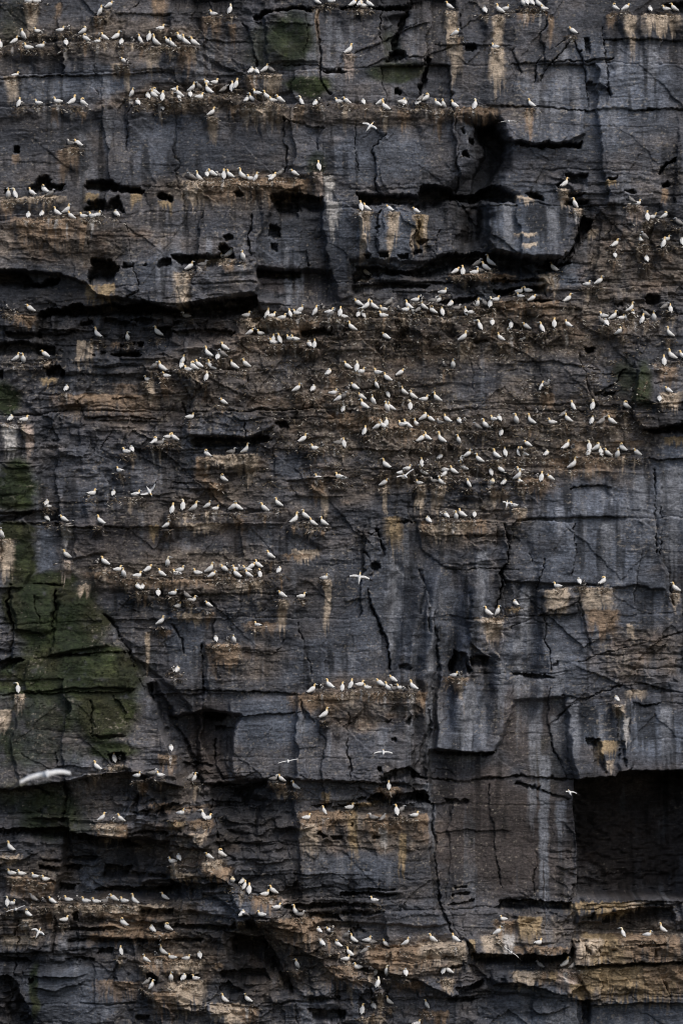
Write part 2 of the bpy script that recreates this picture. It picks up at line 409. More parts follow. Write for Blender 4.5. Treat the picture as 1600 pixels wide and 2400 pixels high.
slab("165,1950 400,1980 400,2105 130,2105", -0.9, -0.6, e=8)
for s, a, b in (
    ("596,632 704,632 780,640 800,700 740,715 600,700", -1.65, -0.75),
    ("1012,1768 1060,1770 1152,1764 1166,1735 1205,1650 1325,1630 1338,1765 1345,1826 1360,2110 1045,2120 1010,1900", -1.0, -0.7),
    ("405,1680 470,1660 560,1672 545,1730 550,1830 470,1840", -1.80, -0.90),
    ("90,730 600,715 640,770 520,800 300,840 80,830", -1.35, -0.75),
    ("820,610 1330,600 1290,670 1000,715 830,712", -0.90, -0.45),
    ("490,1840 680,1830 700,2000 560,2010 500,1900", -1.05, -0.75),
    ("160,1945 400,1975 420,2100 130,2105", -1.80, -1.50),
    ("330,2120 700,2160 640,2300 480,2350 330,2240", -1.20, -0.90),
    ("1360,2150 1600,2120 1600,2195 1340,2195", -0.75, -0.45),
    ("1080,2320 1380,2340 1380,2460 1080,2460", -0.60, -0.45),
):
    slab(s, a, b, e=6)
# ---- caves, slots and shadowed undercuts
for s, d in (
    ("199,444 204,432 225,428 262,429 285,437 330,446 345,452 340,462 318,456 285,458 225,456 205,455", 3.2),
    ("68,442 82,430 92,418 118,412 130,430 156,438 148,452 120,456 80,455", 2.2),
    ("200,496 214,480 245,476 260,484 282,464 290,490 300,497 250,500", 2.0),
    ("14,442 20,434 26,440 26,452 14,452", 1.2), ("372,462 385,452 402,460 402,476 378,474", 1.6),
    ("209,668 212,640 224,622 226,600 265,602 285,620 270,640 262,660 260,668", 3.0),
    ("286,622 296,612 312,620 310,626 288,626", 1.5),
    ("332,620 340,614 346,620 342,624", 1.2), ("366,622 380,612 402,606 402,622 375,626", 1.8),
    ("-60,636 30,636 60,644 75,660 98,662 110,650 140,648 142,668 90,672 -60,674", 3.0),
    ("88,732 108,722 150,720 168,714 196,709 200,716 240,712 262,704 275,706 290,712 322,706 334,699 352,708 392,722 440,710 500,704 560,700 594,694 600,718 560,742 520,748 480,742 440,746 390,738 300,736 180,738 100,740", 3.4),
    ("400,598 455,596 510,600 520,592 518,575 530,570 552,585 550,606 520,626 470,628 420,622", 2.4),
    ("522,552 536,542 548,552 545,566 528,566", 1.2),
    ("595,634 650,632 705,633 702,650 650,654 600,656", 2.0),
    ("628,462 640,458 720,452 758,460 756,500 720,500 690,494 690,512 650,512 640,490 628,478", 2.2),
    ("632,520 652,528 660,552 640,562 628,550", 1.2), ("640,570 655,576 655,590 640,588", 0.8),
    ("539,450 556,447 560,462 544,466", 2.0), ("400,455 406,462 406,478 396,474", 1.2),
    ("828,452 885,456 972,464 978,446 990,440 1015,438 1042,442 1062,460 1100,458 1150,440 1205,466 1200,482 1130,478 1060,476 1015,500 990,505 962,500 950,492 890,478 862,486 838,488", 3.0),
    ("1112,292 1150,290 1176,326 1200,330 1250,336 1360,334 1362,348 1200,345 1186,360 1170,372 1140,352 1118,330", 1.3),
    ("1085,352 1098,352 1098,368 1085,366", 1.4), ("1105,322 1118,322 1118,342 1106,342", 1.2),
    ("830,650 838,622 900,626 960,632 985,622 1010,602 1040,592 1100,592 1200,598 1260,614 1330,612 1268,640 1240,646 1140,630 1050,636 1000,652 960,640 880,644 860,668 836,668", 2.4),
    ("835,672 900,660 1010,668 1000,676 860,682 832,690", 1.2), ("1010,706 1110,690 1112,710 1060,716 1020,712", 1.8),
    ("1150,655 1265,650 1270,658 1150,662", 1.8), ("1150,675 1270,668 1275,690 1250,690 1200,698 1160,690", 2.0), ("1222,700 1290,698 1290,708 1225,712", 1.6),
    ("852,600 862,594 872,602 864,608 853,606", 2.0), ("886,592 910,588 914,604 890,608", 2.0), ("937,598 955,592 956,604 940,606", 2.0), ("965,584 985,578 988,586 966,590", 1.6), ("980,562 1000,560 998,568 982,570", 1.2), ("972,518 980,524 978,546 973,540", 1.2),
    ("1358,506 1376,516 1392,520 1385,536 1340,592 1312,606 1268,616 1262,606 1310,604 1332,580 1352,545", 2.4),
    ("1226,458 1242,450 1262,460 1270,474 1248,474 1235,466", 2.2), ("1302,432 1320,426 1318,440 1306,440", 1.8), ("1330,408 1378,405 1376,436 1330,432", 1.4),
    ("1312,480 1325,466 1380,466 1376,482 1340,478 1322,484", 1.6), ("1328,450 1378,452 1350,462 1330,460", 1.0),
    ("1424,416 1448,412 1446,422 1430,425", 1.6), ("1546,430 1556,424 1568,432 1560,440 1548,439", 2.0), ("1466,448 1484,444 1488,452 1470,456", 1.2),
    ("1512,700 1525,694 1545,696 1545,718 1528,728 1516,718", 1.6), ("1372,818 1394,816 1388,834 1376,836", 1.8), ("1440,718 1462,712 1464,720 1446,726", 0.8),
    ("36,350 48,346 56,352 54,362 38,362", 1.6),
    ("-60,806 60,800 120,812 116,838 60,832 20,828 -60,832", 1.8), ("96,862 130,856 143,872 142,886 110,886", 1.8), ("-60,864 14,864 14,884 -60,886", 1.6),
    ("260,834 270,828 300,826 325,830 336,838 330,844 290,840", 1.8), ("224,828 234,828 232,834 226,834", 1.4), ("240,828 254,826 254,832 240,833", 1.4),
    ("210,804 230,800 244,806 232,812", 1.4), ("280,804 312,802 314,812 284,816", 1.4), ("316,802 334,804 330,818 320,814", 1.3),
    ("185,752 210,745 214,756 190,760", 1.5), ("302,748 320,740 345,746 358,754 340,760", 1.6), ("240,740 300,752 290,762 245,758", 1.2), ("126,780 165,770 180,780 130,786", 1.3), ("360,770 400,765 402,800 380,798", 1.3), ("12,780 90,775 96,790 60,800 15,792", 1.4), ("405,778 500,770 560,780 540,796 420,796", 1.4), ("402,750 430,748 440,758 404,762", 1.0),
    ("580,748 610,748 612,756 590,760", 1.8), ("590,772 624,770 627,782 620,788 592,788", 2.0), ("700,775 760,768 790,785 745,796 705,790", 1.6), ("1110,802 1140,800 1142,808 1112,810", 1.2),
    ("448,1032 470,1024 560,1026 620,1024 640,1036 600,1046 560,1050 470,1052 450,1046", 3.0),
    ("640,990 670,988 682,1012 660,1010", 1.2),
    ("1500,1010 1640,1000 1640,1022 1520,1020", 2.4), ("1394,923 1450,918 1448,925 1398,927", 1.2),
    ("1466,975 1480,970 1478,980 1468,980", 1.0),
    ("1050,1566 1052,1552 1066,1538 1074,1526 1100,1532 1100,1560 1106,1570 1090,1584 1070,1590 1052,1580", 2.6),
    ("1104,1545 1120,1535 1145,1536 1140,1558 1105,1566", 1.8),
    ("933,1572 950,1560 966,1570 966,1578 936,1578", 0.8),
    
    ("1027,1766 1158,1762 1155,1772 1030,1776", 1.4), ("1060,1862 1092,1862 1094,1892 1060,1892", 0.0),
    ("862,1878 880,1862 900,1872 930,1870 1000,1860 1014,1890 960,1892 870,1896", 2.4), ("976,1880 990,1870 1004,1872 1015,1892 980,1894", 2.4), ("834,1874 858,1870 856,1880 838,1880", 1.6), ("800,1888 848,1890 846,1898 800,1896", 1.4),
    ("885,1830 920,1810 960,1800 985,1820 1000,1832 960,1838 890,1838", 1.6), ("884,1806 892,1800 895,1818 884,1818", 1.4), ("922,1740 932,1736 938,1744 930,1749", 1.4), ("902,1692 920,1688 915,1698 904,1698", 0.9), ("956,1685 964,1682 962,1700 955,1700", 1.0),
    ("877,1964 886,1958 897,1962 892,1970 880,1970", 1.5), ("750,1960 758,1953 768,1964 760,1970", 1.5), ("775,1965 800,1965 800,1976 780,1974", 1.3), ("826,1938 834,1936 834,1943 828,1943", 1.2),
    ("465,1670 535,1672 532,1690 500,1690 470,1690", 2.0), ("500,1704 556,1704 552,1712 502,1712", 1.4),
    ("545,1858 590,1842 640,1840 600,1862 580,1900 570,1880 550,1870", 1.6), ("440,1838 560,1846 540,1852 450,1848", 1.2), ("730,1894 780,1884 776,1896 740,1900", 1.2),
    ("258,1762 270,1756 288,1760 290,1786 275,1790 262,1784", 1.6),
    ("160,1938 300,1972 330,1990 230,1985 170,1968", 1.8), ("312,1900 420,1880 400,1895 330,1910", 1.6), ("300,1952 400,1950 400,1956 310,1960", 1.0),
    ("95,2015 230,2008 215,2022 100,2020", 1.4), ("90,2032 190,2030 180,2048 95,2042", 1.6), ("250,2030 310,2028 300,2060 240,2055", 1.8), ("140,2078 180,2076 170,2096 135,2094", 1.4), ("225,2085 400,2075 400,2098 215,2096", 1.7), ("300,2045 400,2050 390,2058 300,2056", 1.2),
    ("178,2145 188,2140 190,2168 178,2168", 1.8), ("150,2184 270,2176 290,2184 200,2190 155,2188", 1.6), ("320,2130 400,2125 400,2142 325,2140", 1.5), ("156,2208 290,2206 400,2204 400,2212 280,2216 160,2214", 1.4),
    ("155,2254 180,2250 222,2254 222,2260 158,2258", 1.2), ("275,2250 290,2246 296,2256 278,2258", 1.2), ("348,2276 366,2272 376,2290 372,2310 352,2304", 1.8), ("256,2296 272,2294 274,2302 258,2302", 1.2), ("235,2232 270,2228 262,2246 230,2244", 1.3),
    ("316,2382 345,2378 340,2398 318,2396", 1.2), ("70,2300 84,2298 84,2310 70,2310", 1.0),
    ("400,2062 520,2066 500,2082 420,2100 340,2090 400,2078", 1.6), ("400,2166 560,2172 540,2182 400,2178", 1.4), ("400,2205 470,2200 460,2216 400,2214", 1.3),
    ("538,2200 560,2192 600,2196 615,2190 622,2230 610,2260 580,2234 545,2236", 3.0), ("615,2200 640,2230 660,2280 690,2330 660,2320 620,2260", 2.0), ("430,2278 470,2280 482,2290 460,2298 420,2298", 1.8), ("520,2272 620,2272 630,2300 540,2300 520,2290", 1.6),
    ("660,2120 800,2118 800,2130 660,2132", 1.8), ("720,2140 800,2146 800,2160 724,2154", 1.6), ("800,2120 870,2118 900,2122 870,2128 800,2128", 1.6), ("800,2142 840,2136 905,2140 880,2146 800,2148", 1.8), ("864,2080 930,2080 930,2086 866,2086", 1.4), ("826,2178 842,2172 856,2180 840,2184", 1.4), ("800,2096 880,2090 940,2096 930,2102 800,2104", 1.2),
    ("719,2364 800,2362 800,2394 730,2392", 2.2), ("800,2365 806,2362 808,2386 800,2386", 1.5), ("720,2338 800,2338 790,2346 722,2346", 1.4),
    ("1098,2240 1205,2240 1300,2234 1334,2230 1330,2250 1260,2264 1200,2262 1112,2262", 2.8), ("1160,2130 1172,2112 1200,2110 1335,2112 1330,2136 1270,2138 1200,2142 1165,2142", 2.2),
    ("1335,2070 1460,2062 1580,2066 1580,2098 1460,2108 1330,2106", 1.6), ("1430,2136 1500,2132 1580,2130 1580,2168 1440,2166 1410,2160", 1.2), ("1382,2140 1390,2134 1392,2148 1384,2148", 1.2), ("1370,2150 1392,2148 1390,2154 1372,2154", 1.0),
    ("1336,2202 1382,2202 1380,2210 1340,2212", 1.0), ("1478,2218 1505,2206 1552,2204 1552,2210 1500,2216", 1.2), ("1336,2220 1346,2222 1350,2250 1338,2252", 1.6), ("1370,2215 1382,2222 1384,2232 1372,2230", 1.0), ("1395,2224 1408,2222 1408,2230 1396,2232", 0.9), ("1435,2223 1443,2222 1443,2228 1435,2229", 0.8),
    ("1340,2254 1440,2256 1540,2250 1640,2246 1640,2254 1540,2258 1440,2264 1345,2262", 1.8), ("1065,2310 1130,2300 1125,2322 1070,2325", 1.6), ("1040,2336 1120,2338 1110,2346 1050,2346", 1.4), ("1080,2238 1060,2242 1030,2242 1045,2236", 1.2), ("1055,2260 1085,2262 1080,2270 1058,2268", 1.0),
    ("1068,2074 1092,2074 1092,2080 1068,2080", 1.0), ("1064,2096 1100,2094 1096,2102 1066,2102", 1.2), ("1050,2122 1108,2112 1110,2122 1060,2126", 1.1), ("1042,1880 1092,1880 1094,1890 1044,1892", 0.8), ("1360,2340 1380,2332 1382,2400 1365,2400", 1.4),
    ("-60,2225 30,2246 60,2250 70,2262 -60,2260", 1.8), ("-60,2290 20,2292 50,2340 80,2400 90,2470 -60,2470", 1.8),
    ("905,150 912,132 930,122 950,134 952,146 925,154", 2.4), ("918,150 922,110 940,50 952,20 958,28 945,80 930,130", 1.4), ("920,215 928,208 942,220 934,226 920,226", 1.4), ("984,230 992,190 1002,165 1008,170 1000,210 990,232", 1.2), ("800,10 900,14 960,8 990,-40 1080,-40 1060,25 990,22 900,22 800,22", 1.8), ("996,148 1005,140 1012,148 1008,170 998,160", 1.2),
    ("1088,110 1112,106 1114,122 1098,126 1088,120", 1.5), ("1085,302 1092,298 1092,312 1086,312", 0.9),
    ("600,35 625,22 700,14 735,12 732,22 640,28 618,42 600,45", 1.8), ("755,166 800,164 812,172 800,176 758,174", 1.2), ("395,-40 560,-40 540,20 500,30 440,24 400,30", 1.0),
    ("1370,90 1380,92 1384,130 1378,145 1372,120", 1.0), ("1380,195 1395,192 1432,205 1432,250 1386,250", 0.8), ("1300,98 1312,80 1320,84 1312,110 1300,126", 0.0), ("1540,385 1575,364 1580,370 1550,388 1536,410 1532,402", 1.4), ("1556,12 1600,5 1640,5 1640,30 1590,30", 1.2), ("1262,340 1362,335 1360,345 1262,348", 1.2),
    ("85,1196 40,1222 -60,1230 -60,1222 20,1212 70,1196", 1.2), ("24,1540 60,1545 30,1560 -60,1575 -60,1560", 1.4), ("310,1870 320,1850 330,1870 325,1890", 0.8), ("140,1935 170,1940 160,1960 -60,1950 -60,1938", 1.4),
    ("1192,1576 1270,1576 1300,1586 1270,1590 1195,1584", 1.4), ("1370,1726 1395,1730 1392,1750 1372,1748", 1.0), ("1380,1735 1398,1732 1420,1815 1388,1820", 0.9), ("1440,1660 1450,1660 1462,1795 1448,1795", 0.9), ("1296,1550 1308,1548 1308,1558 1296,1558", 0.7),
    ("872,1320 880,1315 890,1330 880,1340 866,1336", 1.2), ("935,1230 970,1226 972,1232 940,1234", 1.2),
):
    if d > 0: cave(s, d)
cave("1343,1828 1440,1818 1452,1806 1640,1806 1640,2112 1352,2102 1354,1990 1344,1900", 7.0, 1.6, 0.0, wob=0.35, lump=0.04, clean=1.0)
cave("348,1604 362,1640 380,1700 400,1748 424,1800 446,1838 470,1852 458,1800 436,1745 412,1690 392,1635 368,1600", 1.3, 6.0, 0.0)
cave("240,1440 256,1452 278,1500 300,1535 330,1590 345,1612 330,1604 300,1560 270,1512 248,1470", 0.7, 5.0, 0.0)
# ---- ledges that carry the birds
for s, a, L in (
    ("-60,108 180,100 300,104 465,112", 0.8, 40), ("190,78 230,78", 0.5, 25), ("-60,250 60,250 250,245", 0.5, 24), ("300,236 420,225 560,228 660,243", 0.9, 34),
    ("640,246 800,247 900,248 1010,256 1140,252", 0.55, 30), ("470,44 560,42", 0.5, 40), ("570,176 660,176", 0.4, 30), ("790,14 880,16", 0.4, 20), ("1040,25 1070,26", 0.4, 30),
    ("1130,34 1290,26", 0.6, 34), ("1420,28 1640,30", 0.7, 40), ("1060,88 1090,88", 0.4, 30), ("1146,112 1178,114", 0.4, 40), ("155,345 200,348", 0.5, 30),
    ("440,424 520,414 620,420 715,414", 0.7, 46), ("738,400 765,400", 0.4, 18), ("-60,462 70,463 155,458", 0.5, 26), ("40,512 180,510 310,513", 0.5, 45), ("838,497 1000,502", 0.4, 60),
    ("1310,440 1335,442", 0.3, 30), ("1335,490 1360,492", 0.4, 25), ("1470,480 1520,482", 0.4, 30), ("1505,516 1640,512", 0.5, 30), ("-60,740 85,734", 0.7, 34), ("420,745 470,760", 0.4, 14),
    ("430,640 500,632 590,618", 0.5, 30), ("835,652 875,652", 0.5, 8), ("1050,648 1120,640 1180,632", 0.8, 14), ("1260,640 1300,636", 0.4, 40),
    ("560,748 680,748 800,738 900,750 1040,745 1130,736 1240,708 1330,706", 1.0, 40), ("1190,700 1260,706", 0.4, 12), ("565,790 640,788", 0.5, 14), ("630,808 720,808", 0.5, 24),
    ("205,792 250,795", 0.4, 16), ("285,798 310,798", 0.4, 16), ("360,788 390,792", 0.4, 16), ("15,850 75,850 130,846", 0.5, 14), ("330,892 400,884", 0.4, 26), ("410,862 500,866 600,862", 0.8, 44), ("500,822 540,824", 0.5, 16),
    ("450,1062 520,1068 600,1066", 0.6, 34), ("-60,988 70,990", 0.4, 50), ("150,922 165,924", 0.3, 14), ("200,1168 290,1164 360,1162", 0.6, 28), ("390,1206 470,1202 560,1206 660,1196", 0.7, 30), ("675,1235 770,1232", 0.6, 30),
    ("225,1330 260,1334 420,1352 560,1358 660,1342", 1.0, 34), ("60,1218 180,1226", 0.5, 30), ("225,1228 250,1228", 0.4, 12), ("140,1312 170,1312", 0.6, 24), ("310,1384 345,1384", 0.4, 14), ("395,1425 500,1422", 0.5, 28), ("640,1404 725,1404", 0.5, 22), ("590,1472 620,1472", 0.4, 10), ("600,1470 700,1468", 0.4, 16),
    ("475,1508 565,1508", 0.5, 24), ("395,1575 425,1577", 0.4, 14), ("705,1620 820,1618 985,1620", 0.6, 40), ("740,1685 780,1682", 0.4, 18), ("985,1222 1090,1220 1330,1228", 0.7, 40), ("1100,1445 1182,1444", 0.4, 20), ("1260,1380 1350,1376 1440,1374", 0.4, 40), ("1200,1422 1240,1424", 0.3, 14),
    ("730,1124 810,1122", 0.4, 12), ("1060,1590 1105,1590", 0.5, 24), ("30,1622 60,1624", 0.4, 40), ("60,1814 160,1818 240,1806 310,1794", 0.5, 18), ("310,1818 390,1818", 0.5, 30), ("630,1834 700,1850", 0.5, 24), ("1430,1648 1460,1648", 0.4, 16),
    ("225,1927 300,1928", 0.5, 40), ("405,1915 440,1912", 0.5, 18), ("465,1922 505,1920", 0.5, 24), ("445,1832 465,1836", 0.4, 16), ("700,1914 800,1904 870,1916 1000,1918", 0.6, 36), ("895,1852 950,1852", 0.5, 14),
    ("-60,2054 40,2054 120,2062", 0.6, 34), ("-60,2128 60,2118 200,2120 400,2116", 0.9, 30), ("400,2018 520,2018", 0.4, 20), ("1170,2158 1220,2156", 0.4, 14), ("840,2112 890,2112", 0.4, 10), ("360,2190 400,2190", 0.4, 14), ("270,2240 400,2252", 0.5, 20), ("400,2252 480,2252", 0.5, 20), ("340,2300 480,2300", 0.4, 20),
    ("820,2222 900,2222 1080,2208", 0.6, 20), ("1250,2218 1335,2214", 0.5, 14), ("1440,2194 1640,2184", 0.5, 20), ("1200,2272 1270,2270", 0.4, 18), ("1310,2266 1350,2272", 0.4, 20), ("490,2352 600,2354", 0.4, 40), ("670,2270 705,2272", 0.3, 12), ("985,2366 1010,2368", 0.4, 20), ("840,2375 890,2372", 0.4, 20), ("870,2286 970,2288 1060,2286", 0.5, 16),
    ("1400,750 1480,752 1600,740", 0.5, 26), ("1020,1115 1330,1130", 0.4, 30), ("1360,1078 1500,1076", 0.6, 34), ("1480,862 1600,850", 0.5, 24),
):
    ledge(s, a, L)
# ---- joints and cracks
for s, a, d in (
    ("0,180 120,178 300,176 400,175", 2.2, 0.6), ("222,155 220,200 228,225", 1.6, 0.5), ("270,36 400,40", 2.2, 0.5), ("18,20 36,78", 2, 0.4), ("340,-20 270,60 225,62", 2, 0.4), ("305,250 300,350", 3, 0.5),
    ("900,-10 896,70 902,128", 2.2, 0.7), ("1000,50 990,55 940,75 900,104 820,128", 2, 0.6), ("940,70 1000,45", 2, 0.5), ("830,165 900,145 1000,140 1060,110", 2, 0.6), ("985,45 1005,100 1005,140", 2, 0.6), ("1005,148 985,230", 3, 0.8), ("1080,20 1075,70 1100,50 1140,30", 2, 0.5), ("1020,110 1095,108 1200,110", 1.6, 0.4), ("1210,110 1215,150 1220,175", 2, 0.5),
    ("1140,252 1200,252 1380,258 1430,256 1530,260 1640,256", 2.6, 0.9), ("1340,85 1300,115 1262,150 1250,195", 2.6, 0.7), ("1342,95 1330,120 1290,155 1260,190", 3, 0.7), ("1350,95 1372,150 1380,200 1385,250", 2.6, 0.7), ("1420,90 1560,94 1640,92", 2.2, 0.7), ("1418,60 1426,150 1432,250", 2.4, 0.7), ("1380,148 1440,142", 2.5, 0.7), ("1200,155 1260,152 1380,148", 2, 0.5),
    ("828,250 832,330 845,400", 2, 0.5), ("910,310 880,340 885,400 884,460", 2.4, 0.6), ("1075,270 1075,320 1068,400", 2, 0.5), ("672,270 674,330 676,400", 3.5, 0.8), ("670,275 750,298 745,345", 2.5, 0.7), ("750,10 745,80 755,120 750,190 770,230", 3, 0.8), ("570,50 590,90 600,150", 2.4, 0.7), ("600,50 745,53", 1.6, 0.4), ("625,150 745,150 780,170 810,168", 2, 0.5),
    ("300,515 310,640 322,660 325,680 295,695", 2, 0.6), ("205,515 222,580", 1.8, 0.5), ("340,450 375,432", 2, 0.6), ("582,500 585,580 588,600", 2.4, 0.7), ("716,585 722,622", 3, 0.8), ("880,500 882,560 884,590", 2.6, 0.7), ("968,505 970,540 960,590", 2, 0.5), ("1025,540 1022,580", 1.6, 0.5),
    ("450,930 460,870", 4, 0.8), ("425,940 432,960 430,1010", 4, 0.9), ("590,880 595,925", 3, 0.7), ("580,990 585,1020", 2, 0.6), ("240,985 350,985", 3, 0.6), ("180,945 200,980 290,975 380,980", 3, 0.8), ("260,935 335,930", 2, 0.6), ("640,1060 640,1120", 2, 0.5), ("240,1115 255,1140", 2, 0.5), ("400,1130 490,1135", 3, 0.7), ("270,1010 245,1055", 2, 0.5),
    ("670,1130 800,1125", 2.5, 0.7), ("680,1140 690,1165 800,1168", 1.8, 0.5), ("1360,830 1375,900 1395,960", 2.6, 0.6), ("1470,860 1440,900 1395,924", 2.6, 0.6), ("1200,852 1300,850 1400,866", 1.6, 0.4), ("1335,1146 1440,1142", 2.2, 0.6), ("1520,1080 1550,1085 1640,1075", 3, 0.8), ("1530,1100 1545,1300", 3.5, 0.9),
    ("1550,1185 1556,1270 1552,1300 1572,1360 1580,1420", 4.5, 1.3), ("1340,1230 1342,1330 1338,1350", 2.2, 0.7), ("1236,1300 1240,1320", 2, 0.5), ("1266,1310 1264,1400 1280,1500 1290,1560", 2.4, 0.7), ("1264,1440 1300,1430 1358,1410", 3, 0.7), ("1355,1380 1375,1480 1385,1530", 2, 0.5), ("1260,1440 1200,1465", 2.4, 0.6), ("1350,1545 1440,1520 1550,1490 1640,1470", 2, 0.6), ("1190,1262 1000,1262", 2, 0.6), ("1210,1335 1040,1332", 2, 0.5), ("1180,1230 1186,1270 1178,1330 1165,1420", 4, 1.1), ("1060,1230 1068,1260", 1.6, 0.4),
    ("868,1380 880,1430 895,1475 910,1510 915,1575", 4, 1.0), ("885,1240 895,1290 870,1345", 5, 0.9), ("830,1230 870,1250 890,1240", 3, 0.6), ("855,1290 872,1325", 3, 0.6), ("800,1405 865,1403", 1.6, 0.5), ("980,1330 1000,1400 1010,1480", 4, 0.6), ("1105,1390 1110,1500", 6, 0.6), ("1018,1420 1025,1560 1010,1620", 4, 0.5),
    ("705,1460 715,1540 730,1600", 2, 0.6), ("560,1528 640,1530 670,1500", 1.8, 0.5), ("525,1425 545,1480", 2.6, 0.6), ("540,1470 600,1445 625,1425", 2.4, 0.6), ("470,1515 472,1600 468,1660", 5, 1.0), ("400,1470 420,1500 425,1530", 4, 0.8), ("400,1615 480,1612 560,1615 660,1625 700,1628", 2.8, 0.8), ("400,1674 540,1676 700,1670", 2.2, 0.6), ("700,1640 705,1660 732,1695", 2.6, 0.7), ("820,1670 815,1750 822,1830", 2, 0.6),
    ("0,1226 60,1228 180,1228", 2.4, 0.7), ("25,1370 24,1440 28,1530 30,1560", 6, 1.2), ("80,1368 150,1370", 2.4, 0.7), ("132,1385 128,1430 115,1490", 6, 1.0), ("85,1395 92,1440 95,1470", 2.6, 0.5), ("245,1440 268,1490 285,1520 300,1540", 4, 0.7), ("85,1540 160,1538 240,1536 300,1534", 3, 0.9), ("30,1475 75,1490", 3, 0.7), ("0,1628 50,1622 140,1624 265,1624 330,1612", 2.4, 0.7), ("212,1640 214,1715 240,1722 300,1720", 2.4, 0.7), ("270,1630 302,1668 300,1680", 2, 0.6), ("300,1535 306,1575 306,1610", 2.6, 0.6),
    ("345,1612 365,1650 380,1700 395,1740 420,1790 432,1815", 4, 0.8), ("355,1600 375,1660", 6, 1.2), ("370,1625 400,1622 470,1625", 3, 0.8), ("140,1760 140,1790", 3, 0.6), ("150,1840 152,1920", 6, 0.9), ("0,1850 60,1840 110,1860", 3, 0.8), ("300,1850 295,1900", 3, 0.6), ("0,1943 80,1945 165,1935", 4, 1.1), ("510,1920 515,1990 540,2020", 4, 0.9), ("495,1880 500,1910", 6, 1.0),
    ("505,1730 510,1800 525,1830", 4, 0.9), ("420,1785 480,1795 500,1800", 3, 0.7), ("525,1830 570,1825 600,1815", 3, 0.7), ("700,1822 760,1838 800,1840 885,1838", 3, 0.9), ("690,1760 740,1755", 2, 0.5),
    ("1015,1620 1010,1700 1005,1760 995,1830", 8, 1.0), ("1018,1890 1022,1960 1030,2040 1036,2110 1055,2190", 3.4, 0.9), ("1140,1840 1148,1920 1160,2010 1170,2080", 2, 0.6), ("1010,1830 1080,1836 1140,1828 1200,1824 1270,1826 1343,1826", 3, 0.9), ("1200,1842 1270,1852 1330,1870", 5, 0.9), ("1012,1820 1030,1808 1050,1812 1064,1826", 2.6, 0.5), ("1283,1610 1283,1700 1300,1760 1322,1825", 3, 0.7), ("1320,1625 1370,1630 1410,1620", 2.4, 0.6), ("1290,1700 1340,1650 1400,1620 1480,1600", 4, 0.7), ("1480,1650 1520,1660 1545,1655", 2.4, 0.7), ("1480,1600 1560,1622 1640,1630", 2.4, 0.7), ("1020,1955 1150,1952 1200,1950", 1.8, 0.4), ("1256,2000 1252,2100", 3, 0.4),
    ("0,2195 30,2190 40,2140 38,2250", 2.4, 0.7), ("180,2120 188,2240", 2.4, 0.6), ("30,2250 34,2290", 2.6, 0.7), ("1440,2262 1480,2310", 1.6, 0.4), ("1535,2265 1545,2300 1560,2325 1562,2350 1590,2370", 2.4, 0.7), ("1525,2215 1530,2250", 3, 0.7), ("1390,2212 1440,2260", 1.6, 0.4), ("985,2310 1010,2340", 2, 0.5), ("865,2310 880,2350", 3, 0.7), ("800,2285 870,2320", 2.6, 0.5), ("530,2420 500,2370 470,2360", 1.6, 0.3), ("690,2345 700,2400", 3, 0.7), ("740,1620 735,1640", 2, 0.4),
):
    crack(s, a, d)
